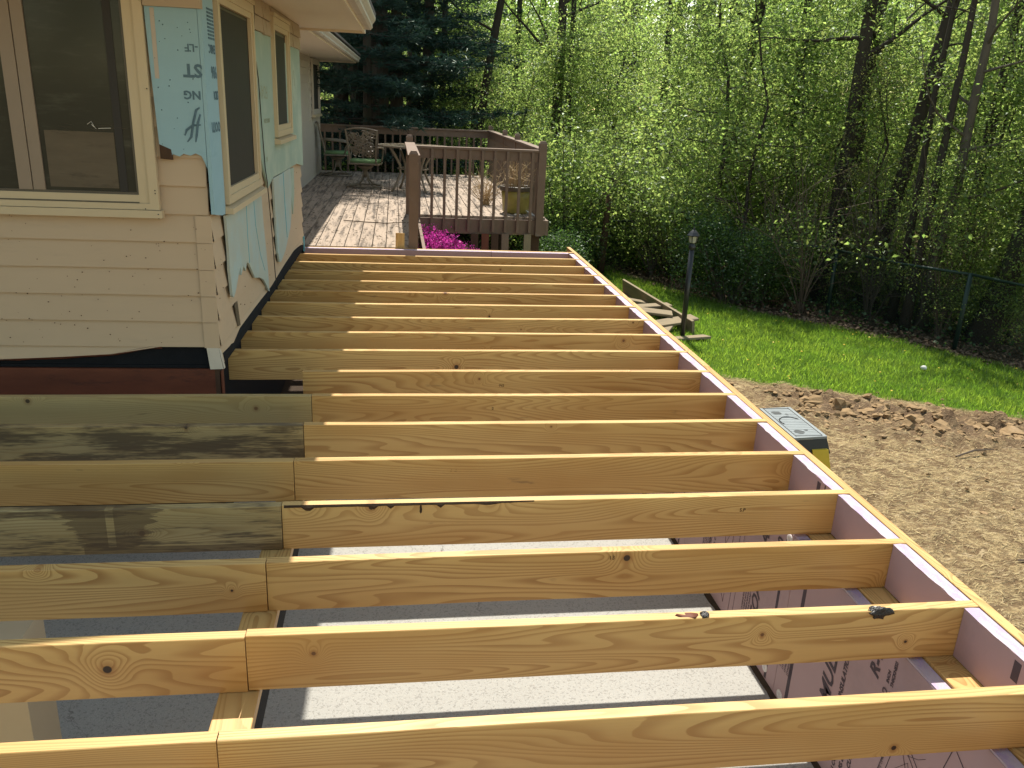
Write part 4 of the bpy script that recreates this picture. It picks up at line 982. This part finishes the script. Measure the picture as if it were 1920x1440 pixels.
# ------------------------------------------------------------------ fence
FE = root('chain_link_fence', (5.2, 12.7, -1.9), 'dark green chain link fence running along the edge of the woods', 'fence')
FP = [(2.35, 15.0), (3.83, 16.05), (4.72, 13.82), (5.61, 11.59), (6.5, 9.36), (7.39, 7.13), (8.3, 4.9), (9.2, 2.7)]
def ftop(p): return lerp(p[1], [2.7, 9.36, 16.05], [-.50, -.62, -.77])
for i, p in enumerate(FP):
    if i == 0: continue
    m = MB(); m.tube([(p[0], p[1], gz(*p) - .2), (p[0], p[1], ftop(p) + .02)], .034, 8); m.build('post', M['greenvinyl'], FE, True)
for i in range(len(FP) - 1):
    a, c_ = FP[i], FP[i + 1]; za, zb = ftop(a), ftop(c_)
    sag = -.03
    m = MB(); m.tube([(a[0], a[1], za), ((a[0] + c_[0]) / 2, (a[1] + c_[1]) / 2, (za + zb) / 2 + sag), (c_[0], c_[1], zb)], .023, 6); m.build('top_rail', M['greenvinyl'], FE, True)
    L = math.dist(a, c_); n = int(L / .06); m = MB(); hgt = 1.12
    for k in range(-int(hgt / .06), n):
        for s in (0, 1):
            u0, u1 = k * .06, k * .06 + hgt; z0, z1 = (0, hgt) if s == 0 else (hgt, 0)
            if u0 < 0: t = -u0 / hgt; z0 = z0 + (z1 - z0) * t; u0 = 0
            if u1 > L: t = (u1 - L) / (u1 - k * .06); zz = z0 if False else z1; full0 = (0 if s == 0 else hgt); full1 = (hgt if s == 0 else 0); z1 = full1 + (full0 - full1) * ((u1 - L) / hgt); u1 = L
            if u1 <= u0: continue
            f0, f1 = u0 / L, u1 / L; q0 = (a[0] + (c_[0] - a[0]) * f0, a[1] + (c_[1] - a[1]) * f0); q1 = (a[0] + (c_[0] - a[0]) * f1, a[1] + (c_[1] - a[1]) * f1)
            g0 = za + (zb - za) * f0 - hgt; g1 = za + (zb - za) * f1 - hgt
            m.tube([(q0[0], q0[1], g0 + z0), (q1[0], q1[1], g1 + z1)], .0016, 3, False)
    o = m.build('chain_mesh', M['greenvinyl'], FE); o['kind'] = 'stuff'
p = (2.31, 14.7); m = MB(); m.tube([(p[0] - .02, p[1], gz(*p) - .1), (p[0] + .01, p[1], -1.0), (p[0] + .03, p[1], -.6), (p[0] + .05, p[1], -.18)], [.085, .075, .06, .055], 9)
tag(m.build('old_wooden_post', M['darkwood'], None, True), 'thick dark wooden post overgrown by leaves to the left of the fence', 'post')

# ------------------------------------------------------------------ vegetation
def leaves(P, size, seed, up=.35, asp=.55, var=.4):
    r_ = np.random.RandomState(seed); n = len(P)
    nrm = r_.normal(size=(n, 3)); nrm[:, 2] = np.abs(nrm[:, 2]) + up; nrm /= np.linalg.norm(nrm, axis=1)[:, None]
    a = np.cross(nrm, r_.normal(size=(n, 3))); a /= np.linalg.norm(a, axis=1)[:, None]; b = np.cross(nrm, a)
    s = size * (1 + var * (r_.rand(n) * 2 - 1))[:, None]
    V = np.stack([P - a * s * .5, P + b * s * asp * .5 + nrm * s * .10, P + a * s * .5 - nrm * s * .06, P - b * s * asp * .5 + nrm * s * .10], 1).reshape(-1, 3)
    return V, np.arange(4 * n).reshape(-1, 4)

def gen_tree(seed, H_, r0, first, nl, ll, up, lpl, spread, lsz, leafkey, sub=5, lean=0., wob=.05, barkkey='trunk', crownflat=1.):
    """returns (trunk mesh, crown mesh)"""
    rr = random.Random(seed); m = MB(); P = []
    n = 9; ang = rr.uniform(0, 6.28); pts = []; x = y = 0.
    for i in range(n + 1):
        t = i / n; x += rr.uniform(-wob, wob) * H_ / n; y += rr.uniform(-wob, wob) * H_ / n
        pts.append(Vector((x + lean * H_ * t * math.cos(ang), y + lean * H_ * t * math.sin(ang), H_ * t)))
    rad = [r0 * (1.35 if i == 0 else 1) * (1 - .82 * (i / n)) for i in range(n + 1)]
    m.tube(pts, rad, 8)
    for k in range(nl):
        t = first + (1 - first) * (k + rr.random()) / nl * .98; f = t * n; i = min(int(f), n - 1); p = pts[i].lerp(pts[i + 1], f - i)
        a = rr.uniform(0, 6.28); L = ll * rr.uniform(.6, 1.15) * (1 - .55 * t * crownflat); e = up + rr.uniform(-.25, .3)
        d = Vector((math.cos(a), math.sin(a), e)).normalized(); lp = [p]; cur = p; rb = max(.006, r0 * (1 - .82 * t) * .42)
        for q in range(5):
            d = (d + Vector((rr.uniform(-.22, .22), rr.uniform(-.22, .22), rr.uniform(-.12, .16)))).normalized(); cur = cur + d * L / 5; lp.append(cur)
        m.tube(lp, [rb, rb * .8, rb * .6, rb * .42, rb * .28, rb * .12], 5, False)
        for q in range(sub):
            j = rr.randint(1, 5); b0 = lp[j]; sd_ = (d + Vector((rr.uniform(-1.1, 1.1), rr.uniform(-1.1, 1.1), rr.uniform(-.5, .6)))).normalized(); sl_ = L * rr.uniform(.2, .5)
            s1 = b0 + sd_ * sl_ * .5 + Vector((0, 0, rr.uniform(-.05, .05))); s2 = b0 + sd_ * sl_
            m.tube([b0, s1, s2], [rb * .25, rb * .17, rb * .06], 3, False)
            for w in range(lpl):
                u = rr.uniform(.25, 1.1); c_ = b0.lerp(s2, u)
                P.append((c_.x + rr.gauss(0, spread), c_.y + rr.gauss(0, spread), c_.z + rr.gauss(0, spread * .7)))
    tm = m.mesh('trunk'); tm.materials.append(M[barkkey]); tm.polygons.foreach_set('use_smooth', [True] * len(tm.polygons))
    V, F = leaves(np.array(P), lsz, seed); cm = fastmesh('crown', V, F, L_[leafkey])
    return tm, cm

def gen_bush(seed, rx, ry, h, n, lsz, leafkey, stems=14, lumps=9):
    rr = random.Random(seed); r_ = np.random.RandomState(seed); m = MB(); P = []
    C_ = []
    for k in range(lumps):
        a = rr.uniform(0, 6.28); q = math.sqrt(rr.random()); C_.append((rx * .62 * q * math.cos(a), ry * .62 * q * math.sin(a), h * rr.uniform(.35, .80), rr.uniform(.26, .46)))
    for (cx, cy, cz, s) in C_:
        k = int(n / lumps); u = r_.normal(size=(k, 3)); u /= np.linalg.norm(u, axis=1)[:, None]; rad = (.55 + .55 * r_.rand(k) ** .6)[:, None]
        bump = 1 + .25 * np.sin(u[:, 0:1] * 7 + seed) * np.cos(u[:, 1:2] * 6)
        P.append(np.array([cx, cy, cz]) + u * rad * bump * np.array([rx * s * 1.35, ry * s * 1.35, h * s * 1.0]))
        m.tube([(cx * .15, cy * .15, 0), (cx * .6, cy * .6, cz * .5), (cx, cy, cz)], [.03, .02, .008], 5, False)
    for k in range(stems):
        a = rr.uniform(0, 6.28); m.tube([(.05 * math.cos(a), .05 * math.sin(a), 0), (rx * .4 * math.cos(a), ry * .4 * math.sin(a), h * .5), (rx * .85 * math.cos(a), ry * .85 * math.sin(a), h * rr.uniform(.6, 1.1))], [.014, .009, .003], 4, False)
    P = np.concatenate(P); P[:, 2] = np.abs(P[:, 2]) + .02
    tm = m.mesh('stems'); tm.materials.append(M['trunkpale'])
    V, F = leaves(P, lsz, seed + 1); return tm, fastmesh('foliage', V, F, L_[leafkey])

def gen_pine(seed, H_, first=.12):
    rr = random.Random(seed); m = MB(); P = []; m.tube([(0, 0, 0), (.05, 0, H_ * .4), (0, .05, H_)], [.24, .17, .03], 9); D = []
    z = H_ * first
    while z < H_ * .97:
        for k in range(rr.randint(3, 5)):
            a = rr.uniform(0, 6.28); L = (3.4 * (1 - z / H_) + .5) * rr.uniform(.7, 1.1); dr = rr.uniform(.02, .16); pts = [Vector((0, 0, z))]
            for q in range(1, 6):
                t = q / 5; pts.append(Vector((L * t * math.cos(a + .15 * math.sin(q)), L * t * math.sin(a + .15 * math.sin(q)), z - dr * L * t + .08 * L * t * t)))
            m.tube(pts, [.035, .028, .02, .014, .009, .004], 4, False)
            for q in range(int(L * 26)):
                t = rr.uniform(.25, 1.02) * 4.99; i = min(4, int(t)); b0 = pts[i].lerp(pts[i + 1], t - i); w = .32 * (1 - .5 * t / 5)
                P.append((b0.x + rr.gauss(0, w), b0.y + rr.gauss(0, w), b0.z + rr.gauss(-.02, .055)))
        z += rr.uniform(.38, .6)
    tm = m.mesh('trunk'); tm.materials.append(M['trunk'])
    r_ = np.random.RandomState(seed); P = np.array(P); n = len(P); k = 9     # tufts: k needles per point
    Q = np.repeat(P, k, 0); d = r_.normal(size=(n * k, 3)); d[:, 2] = d[:, 2] * .5 + .1; d /= np.linalg.norm(d, axis=1)[:, None]; L = .17
    s = np.cross(d, r_.normal(size=(n * k, 3))); s /= np.linalg.norm(s, axis=1)[:, None]
    V = np.stack([Q - s * .013, Q + s * .013, Q + d * L], 1).reshape(-1, 3)
    return tm, fastmesh('needles', V, np.arange(3 * n * k).reshape(-1, 3), L_['needle'])

def place(name, meshes, loc, rz, sc, label, cat, group, names=('trunk', 'crown'), lean=(0, 0)):
    R_ = bpy.data.objects.new(name, None); COL.objects.link(R_); R_.location = loc; R_.rotation_euler = (lean[0], lean[1], rz)
    R_.scale = (sc, sc, sc) if not hasattr(sc, '__len__') else sc; tag(R_, label, cat, group)
    for nm, me in zip(names, meshes):
        o = bpy.data.objects.new(nm, me); COL.objects.link(o); o.parent = R_
    return R_
def azp(px, d):
    """ground point seen at photo column px (horizon height) at horizontal distance d"""
    a = math.radians(lerp(px, [0, 650, 700, 760, 800, 830, 1000, 1045, 1072, 1130, 1250, 1375, 1460, 1600, 1700, 1800, 1900, 2100], [-25.5, -3., -1.3, .7, 2.1, 3.2, 9.1, 10.6, 11.6, 13.6, 17.7, 21.8, 24.6, 28.9, 31.9, 34.7, 37.4, 42.5]))
    x, y = CAM.x + d * math.sin(a), CAM.y + d * math.cos(a); return (x, y, gz(x, y) - .05)

# tall trees: (photo column, distance, scale, proto, lean, label)
TALL = [gen_tree(11, 15, .15, .36, 22, 3.8, .4, 7, .16, .085, 'spring', 4, .02),
        gen_tree(12, 16, .13, .50, 17, 3.2, .6, 6, .16, .08, 'spring', 4, .03),
        gen_tree(13, 14, .17, .30, 24, 4.0, .3, 7, .18, .085, 'mid', 4, .01),
        gen_tree(14, 12, .10, .18, 22, 2.6, .5, 8, .14, .065, 'bud', 4, .05, .14, 'trunkpale')]
SAP = [gen_tree(21, 5.6, .045, .06, 32, 2.2, .30, 42, .17, .062, 'spring', 10, .10, .34),
       gen_tree(22, 4.6, .035, .05, 30, 2.0, .40, 42, .16, .060, 'spring', 10, .16, .40),
       gen_tree(23, 6.2, .055, .08, 34, 2.4, .25, 38, .17, .066, 'mid', 10, .08, .30),
       gen_tree(24, 4.8, .032, .05, 34, 2.0, .45, 17, .18, .044, 'bud', 12, .18, .42),
       gen_tree(25, 5.8, .042, .10, 32, 2.4, .15, 20, .17, .068, 'spring', 10, .14, .36)]
BUSH = [gen_bush(31, 1.3, 1.2, 1.9, 11000, .046, 'spring'), gen_bush(32, 1.1, 1.3, 1.5, 10000, .045, 'mid'),
        gen_bush(33, 1.0, 1.0, 1.4, 10000, .045, 'dark'), gen_bush(34, .9, .9, 1.0, 5000, .042, 'bud')]
PINE = [gen_pine(41, 15), gen_pine(42, 13, .10)]
big = [(1045, 22, .95, 2, 'thick straight dark trunk rising above the right end of the deck railing'),
       (1072, 23, .8, 1, 'slimmer dark trunk close to the right of the thick straight one'),
       (1368, 20, 1., 0, 'dark trunk leaning right with sky beside its upper part'),
       (1250, 23, .9, 1, 'straight trunk half hidden by leaves behind the middle of the lawn'),
       (1600, 17.0, .95, 2, 'broad ivy dark trunk right of the centre of the woods'),
       (1625, 18, .9, 0, 'dark trunk just behind the broad ivy dark one'),
       (1690, 16.6, .95, 0, 'dark trunk leaning to the right in the denser right part of the woods'),
       (1745, 15.6, .55, 1, 'thin paired trunk behind the fence, left one of the pair'),
       (1775, 15.0, .60, 1, 'thin paired trunk behind the fence, right one of the pair'),
       (1800, 15.4, .9, 3, 'slender forked pale grey tree near the right edge'),
       (1925, 13.6, 1.0, 2, 'big tree leaning right just beyond the fence post at the right'),
       (1500, 20, .9, 1, 'distant straight trunk between the leaning trunk and the broad ivy dark one'),
       (830, 23.5, .85, 1, 'thin dark trunk to the right of the pines'),
       (870, 22, .9, 0, 'leaning dark trunk right of the pine boughs'),
       (960, 27, .9, 1, 'distant trunk behind the pale green saplings'),
       (1160, 34, .9, 0, 'distant trunk above the light green shrubs'),
       (1440, 33, 1., 2, 'far trunk glimpsed right of the tree leaning against the sky'),
       (1860, 16.4, .8, 1, 'straight dark trunk behind the big leaning tree'),
       (1320, 36, 1., 2, 'faraway dark trunk left of the leaning one')]
for i, (px, d, sc, pr, lab) in enumerate(big):
    ln = (0, 0)
    if px == 1925: ln = (0, math.radians(9))
    if px == 1368: ln = (0, math.radians(5))
    if px == 1690: ln = (0, math.radians(7))
    if px == 870: ln = (0, math.radians(9))
    place('woodland_tree', TALL[pr], azp(px, d) if px != 1925 else (7.3, 9.95, -1.95), rng.uniform(0, 6.28) if ln == (0, 0) else 0, sc, lab, 'tree', 'tall woodland trees', lean=ln)
for i, (px, d, sc, pr, lab) in enumerate([(640, 21, .9, 1, 'dark pine behind the tip of the far eave'), (712, 20, 1., 0, 'large dark pine with layered boughs behind the deck'), (800, 24, .9, 1, 'dark pine right of the large layered one'), (672, 23, 1., 0, 'pine set back between the two left pines'), (745, 21.5, .85, 1, 'pine with drooping boughs just right of the large layered one'), (775, 27, 1.1, 0, 'pine farthest back among the dark pines'), (690, 18.8, .6, 1, 'short pine closest to the deck railing')]):
    place('pine_tree', PINE[pr], azp(px, d), rng.uniform(0, 6.28), sc, lab, 'pine tree', 'dark pines behind the deck', ('trunk', 'needles'))
# saplings and understorey, placed by hand-picked columns / distances
def dfe(px): return lerp(px, [600, 1170, 1234, 1450, 1640, 1820, 1920, 2100], [19.5, 18.8, 18.8, 16.6, 15.3, 14., 13.4, 12.4])
sap = []
rs = random.Random(77)
cols = list(range(585, 1500, 92)) + list(range(1500, 2090, 92))
for row, (d0, d1) in enumerate(((2.6, 4.4), (6, 9), (10.5, 14), (16, 22))):
    for c_ in cols:
        px = c_ + rs.uniform(-28, 28); d = dfe(px) + rs.uniform(d0, d1) * (.75 if px > 1480 else 1)
        if px < 860 and row < 3 and rs.random() < .6: continue
        sap.append((px, d, row))
word = ['front row', 'second row', 'third row', 'far row']
tint = ['bright yellow green', 'light green', 'mid green', 'olive budding', 'large leaved']
def where(px):
    if px < 860: return 'behind the old deck railing'
    if px < 1040: return 'behind the right end of the deck'
    if px < 1200: return 'left of the lamp post'
    if px < 1330: return 'behind the lamp post'
    if px < 1500: return 'behind the dark bush on the fence'
    if px < 1700: return 'beyond the middle of the lawn'
    if px < 1850: return 'beyond the fence post'
    return 'at the right edge'
items = []
for i, (px, d, row) in enumerate(sap):
    pr = rs.choice([0, 0, 1, 2, 1, 4]) if px < 1450 else rs.choice([0, 4, 3, 2, 4, 1, 0])
    items.append([px, d, row, pr, rs.uniform(.85, 1.2) * (1 + .10 * row), rs.uniform(0, 6.28)])
items.sort(); keys = {}
for it in items: keys.setdefault((tint[it[3]], it[2], where(it[0])), []).append(it)
ordn = ['leftmost', 'second from left', 'third from left', 'fourth from left', 'fifth from left', 'sixth from left']
for k_, its in keys.items():
    for q, it in enumerate(its):
        lab = f'{k_[0]} sapling, {word[k_[1]]}, {k_[2]}' + (f', {ordn[q]}' if len(its) > 1 else '')
        place('sapling_tree', SAP[it[3]], azp(it[0], it[1]), it[5], it[4], lab, 'young tree', 'understorey trees in the woods')
# shrubs
shr = [(1048, 13.4, .72, 2, 'dark glossy shrub at the right corner of the old deck'), (1075, 16.8, .8, 2, 'dark shrub between the deck corner and the wooden post'),
       (1075, 17.5, 1.5, 0, 'tall bright yellow green shrub right of the deck railing'), (1160, 19.4, 1.5, 0, 'bright shrub behind the old wooden post'),
       (1085, 19.0, 1.3, 1, 'mid green shrub just beyond the deck corner shrubs'), (1410, 15.2, 1.05, 2, 'rounded dark green bush growing against the fence right of the lamp post'),
       (1462, 15.6, 1., 1, 'green bush pressed against the fence beside the rounded dark one'), (1200, 20.2, 1.3, 1, 'mid green shrub behind the fence corner'),
       (1290, 18.0, 1.3, 0, 'light green shrub behind the lamp lantern'), (1350, 19.5, 1.4, 0, 'light green shrub left of the rounded dark bush'),
       (1530, 17.0, .8, 3, 'thin olive shrub on the fence in the middle'), (1590, 16.0, 1.2, 1, 'mid green shrub behind the middle fence bay'),
       (1660, 15.2, 1.1, 0, 'bright leafed shrub left of the fence post'), (1720, 15.6, 1.2, 1, 'mid green shrub at the foot of the paired trunks'),
       (1800, 15.0, 1.2, 3, 'olive shrub between the fence post and the big leaning tree'), (1890, 14.8, 1.2, 1, 'mid green shrub right of the big leaning tree'),
       (1960, 13.2, 1.1, 0, 'bright shrub at the right edge beyond the fence'), (980, 19.0, 1.4, 0, 'bright shrub rising behind the back deck railing'),
       (900, 21.5, 1.3, 1, 'mid green shrub behind the back railing'), (820, 21.0, 1.2, 0, 'light green shrub behind the back railing middle'),
       (740, 20.5, 1.1, 1, 'mid green shrub under the pine behind the railing'), (650, 20.0, 1.2, 1, 'leafy shrub behind the left end of the back railing'),
       (618, 18.6, 1.0, 1, 'leafy shrub beside the far corner of the house')]
for (px, d, sc, pr, lab) in shr:
    if px > 1500: d = max(d, dfe(px) + 2.3 + .2 * (px % 5)); sc *= .78
    l = azp(px, d); l = (l[0], l[1], l[2] - .02)
    place('shrub', BUSH[pr], l, rs.uniform(0, 6.28), sc, lab, 'shrub', 'shrubs along the fence and deck', ('stems', 'foliage'))
for i, (l, q, lab) in enumerate((((4.35, 14.7), 1.3, 'leafy sapling right behind the fence casting a shadow patch on the lawn'), ((5.15, 13.9), 1.1, 'bushy sapling close behind the fence shading the middle of the lawn'), ((6.55, 10.6), .5, 'small leafy sapling overhanging the fence rail beside the post'), ((7.8, 8.9), .6, 'small sapling at the fence near the right edge'))):
    place('sapling_tree', SAP[4 if i else 0], (l[0], l[1], gz(*l) - .05), 1.7 * i, q, lab, 'young tree', 'understorey trees in the woods')
# bare twiggy brush between trees
for i, (px, d) in enumerate(((1560, 15), (1700, 15.4), (1850, 15), (1250, 17.5), (1480, 16), (1780, 16.6), (1640, 17), (900, 19))):
    l = azp(px, d); twiggy('bare_brush', l, 16, 3.2, 1.6, 'trunkpale' if i % 2 else 'twig', f'bare thin twigs {where(px)}, ' + ('pale' if i % 2 else 'dark') + (' and low' if d > 16.5 else ' and near'), 'brush', 60 + i, .007)
# azalea under the deck notch
tm, cm = gen_bush(51, .62, .5, .82, 12000, .036, 'azalea', 10, 8)
place('azalea_bush', (tm, cm), (-1.22, 8.92, -1.18), 0, (.78, .7, 1.10), 'magenta flowering azalea below the front of the old deck', 'azalea', None, ('stems', 'blossoms'))
tm2, cm2 = gen_bush(52, .35, .4, .8, 1500, .04, 'spring', 8, 5)
place('azalea_bush', (tm2, cm2), (-.80, 9.0, -1.18), 0, (.62, .7, .9), 'sparse green leaved azalea with few blossoms beside the leaning boards', 'azalea', None, ('stems', 'foliage'))

# distant wood: one mass
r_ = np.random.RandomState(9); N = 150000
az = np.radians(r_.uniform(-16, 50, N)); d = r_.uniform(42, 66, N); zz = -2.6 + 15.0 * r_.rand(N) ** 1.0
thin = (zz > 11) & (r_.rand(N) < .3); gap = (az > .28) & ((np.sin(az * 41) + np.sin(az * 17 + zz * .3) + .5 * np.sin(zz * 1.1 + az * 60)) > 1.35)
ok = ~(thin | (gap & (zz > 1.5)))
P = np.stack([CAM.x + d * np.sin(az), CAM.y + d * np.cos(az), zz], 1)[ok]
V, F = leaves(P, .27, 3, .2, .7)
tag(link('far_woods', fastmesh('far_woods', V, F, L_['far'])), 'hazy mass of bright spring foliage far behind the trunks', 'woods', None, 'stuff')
m = MB()
for k in range(70):
    a = math.radians(rs.uniform(-12, 46)); dd = rs.uniform(36, 60); x, y = CAM.x + dd * math.sin(a), CAM.y + dd * math.cos(a)
    m.tube([(x, y, -2.7), (x + rs.uniform(-.6, .6), y, 6), (x + rs.uniform(-1.2, 1.2), y, 16)], [.22, .17, .08], 6)
o = m.build('far_trunks', M['trunk'], None, True); tag(o, 'dim crowd of distant trunks behind the near woods', 'tree trunks', None, 'stuff')
# a few dark trees behind the photographer (seen only as reflections in the window)
for i, (x, y) in enumerate(((-16, -14), (-11, -17), (-6, -18), (-20, -9), (-13.5, -20), (-1, -19))):
    place('woodland_tree', SAP[2], (x, y, -1.2), i * 1.3, 1.7, ['leafy tree farthest left behind the camera', 'leafy tree left behind the camera', 'leafy tree in the middle behind the camera', 'leafy tree nearest the house front behind the camera', 'tallest leafy tree far behind the camera', 'leafy tree farthest right behind the camera'][i], 'tree', 'trees behind the camera')

# lawn blades
def scatter(N, seed, test, hfun):
    r_ = np.random.RandomState(seed); X = r_.uniform(.9, 9.2, N); Y = r_.uniform(3.8, 16, N)
    keep = np.array([test(a, b) for a, b in zip(X, Y)]); return X[keep], Y[keep], r_
def isgrass(x, y):
    if 1.75 < x < 2.7 and 10.7 < y < 12.4: return False
    n = .35 * mnoise.noise(Vector((x * 1.1, y * 1.1, .3))) + .22 * mnoise.noise(Vector((x * 5, y * 5, 4)))
    return y - yb(x) + n > .05 and x - xb(y) + n < .1
X, Y, r_ = scatter(170000, 1, isgrass, None); n = len(X)
Z = np.array([gz(a, b) for a, b in zip(X, Y)]) - .004
hh = (.035 + .045 * r_.rand(n)); th = r_.uniform(0, 6.28, n); w = .0042 + .003 * r_.rand(n); bx_, by_ = np.cos(th), np.sin(th); ln = r_.normal(0, .4, (n, 2)) * hh[:, None]
V = np.stack([np.stack([X - bx_ * w, Y - by_ * w, Z], 1), np.stack([X + bx_ * w, Y + by_ * w, Z], 1), np.stack([X + ln[:, 0], Y + ln[:, 1], Z + hh], 1)], 1).reshape(-1, 3)
tag(link('lawn_grass', fastmesh('lawn_grass', V, np.arange(3 * n).reshape(-1, 3), L_['grass'])), 'bright green grass of the lawn', 'grass', None, 'stuff')
# dandelions
m = MB()
for k in range(70):
    x, y = rs.uniform(1.8, 6.8), rs.uniform(4.5, 11)
    if isgrass(x, y): m.blob((x, y, gz(x, y) + .05), rs.uniform(.009, .017), k, 1, 1, .5, 1)
tag(m.build('dandelions', M['yellow']), 'scattered small yellow dandelions in the lawn', 'flowers', None, 'stuff')
m = MB(); x, y = 4.95, 7.8; m.blob((x, y, gz(x, y) + .04), .04, 1, 1, 1, .8, 2, .1); tag(m.build('white_ball', M['white'], None, True), 'small whitish ball lying on the lawn at the right', 'ball')
# leaf litter and ivy by the fence
r_ = np.random.RandomState(6); N = 26000; X = r_.uniform(1.5, 9.5, N); Y = r_.uniform(2, 19, N); k = np.array([a - xb(b) > -.15 and a - xb(b) < 2.6 for a, b in zip(X, Y)]); X, Y = X[k], Y[k]
P = np.stack([X, Y, np.array([gz(a, b) for a, b in zip(X, Y)]) + .012 + .02 * r_.rand(len(X))], 1); V, F = leaves(P, .062, 5, 1.6, .7)
tag(link('leaf_litter', fastmesh('leaf_litter', V, F, M['litter'])), 'brown dead leaves covering the ground along the fence', 'leaf litter', None, 'stuff')
N = 15000; X = r_.uniform(1.5, 9.8, N); Y = r_.uniform(2, 19, N); k = np.array([a - xb(b) > .35 and a - xb(b) < 3 and mnoise.noise(Vector((a * 1.3, b * 1.3, 7))) > -.15 for a, b in zip(X, Y)]); X, Y = X[k], Y[k]
P = np.stack([X, Y, np.array([gz(a, b) for a, b in zip(X, Y)]) + .03 + .28 * r_.rand(len(X)) ** 1.6], 1); V, F = leaves(P, .06, 8, .7, .7)
tag(link('ground_ivy', fastmesh('ground_ivy', V, F, L_['ivy'])), 'low green ground cover along the fence foot', 'ground cover', None, 'stuff')
# straw and chips on the bare soil
N = 70000; X = r_.uniform(.06, 7.5, N); Y = r_.uniform(-1.5, 7.2, N); k = np.array([b < yb(a) + .15 for a, b in zip(X, Y)]); X, Y = X[k], Y[k]; n = len(X)
Z = np.array([gz(a, b) + .012 * fb(a, b, 1.1) + .036 * fb(a, b, 5., 4) + (clodamp(a, b) * .19 * max(0, fb(a, b, 3.4, 4) + .15)) for a, b in zip(X, Y)]) + .004
th = r_.normal(.5, .8, n); L = r_.uniform(.008, .05, n); w = r_.uniform(.0012, .0045, n); dx, dy = np.cos(th), np.sin(th)
V = np.stack([np.stack([X - dx * L, Y - dy * L, Z], 1), np.stack([X - dy * w, Y + dx * w, Z + .004], 1), np.stack([X + dx * L, Y + dy * L, Z + .003], 1)], 1).reshape(-1, 3)
tag(link('dry_straw', fastmesh('dry_straw', V, np.arange(3 * n).reshape(-1, 3), M['straw'])), 'dry straw and grass bits strewn over the bare soil', 'straw', None, 'stuff')
# clods
m = MB(); cnt = 0
while cnt < 900:
    x, y = rs.uniform(1.5, 7), rs.uniform(2.8, 6.9)
    ca = clodamp(x, y)
    if rs.random() > ca + .03: continue
    r = rs.uniform(.010, .045) * (1.9 if rs.random() < .08 else 1) * (.5 + .7 * ca)
    z = gz(x, y) + ca * .19 * max(0, fb(x, y, 3.4, 4) + .15)
    m.blob((x, y, z + r * .35), r, cnt, rs.uniform(.8, 1.5), rs.uniform(.8, 1.4), rs.uniform(.5, .9), 2 if r > .03 else 1, .5); cnt += 1
tag(m.build('soil_clods', M['clod']), 'broken brown soil clods heaped along the lawn edge', 'clods', None, 'stuff')
# sticks on the soil
for i, (x, y, a, L, lab) in enumerate(((3.3, 4.55, .3, .5, 'long thin stick lying on the bare soil beyond the ladder'), (3.0, 3.3, -.5, .22, 'short wood chip on the soil near the right edge'), (2.25, 2.55, -.9, .16, 'bark chip on the soil close to the rim board'), (2.6, 2.2, .1, .2, 'flat bark piece on the soil at the right edge'))):
    z = gz(x, y) + .03; m = MB(); m.tube([(x - L/2 * math.cos(a), y - L/2 * math.sin(a), z), (x, y + .02, z + .015), (x + L/2 * math.cos(a), y + L/2 * math.sin(a), z)], [.008, .011, .004] if i == 0 else [.01, .02, .008], 5)
    tag(m.build('fallen_stick', M['twig']), lab, 'stick')
# debris on the slab
m = MB(); m.prism([(-3.06, 2.56, -.967), (-2.92, 2.62, -.967), (-2.90, 2.70, -.967), (-3.0, 2.66, -.967)], (0, 0, .03)); tag(m.build('cloth_scrap', M['foamgrey']), 'crumpled grey scrap lying on the shaded slab', 'scrap')
for i, (x, y, s) in enumerate(((-2.60, 1.55, .045), (-2.1, 1.6, .03), (-2.85, .55, .02), (-3.1, .75, .018), (-2.75, .3, .02), (-1.2, .75, .02))):
    m = MB(); m.blob((x, y, -.962), s * .6, i, 1.6, .8, .25, 1); tag(m.build('dead_leaf', M['litter']), ['largest curled dead leaf on the shaded slab left of the bearing plate', 'dead leaf on the slab right of the bearing plate', 'tiny dead leaf on the near shaded slab', 'tiny dead leaf at the far left of the slab', 'tiny dead leaf nearest the camera on the slab', 'tiny dead leaf on the sunlit slab'][i], 'leaf')
m = MB(); m.box(-3.24, -3.08, .78, .98, -.97, -.28); tag(m.build('pale_block', M['almond']), 'pale block standing on the slab at the left edge under the joists', 'block')
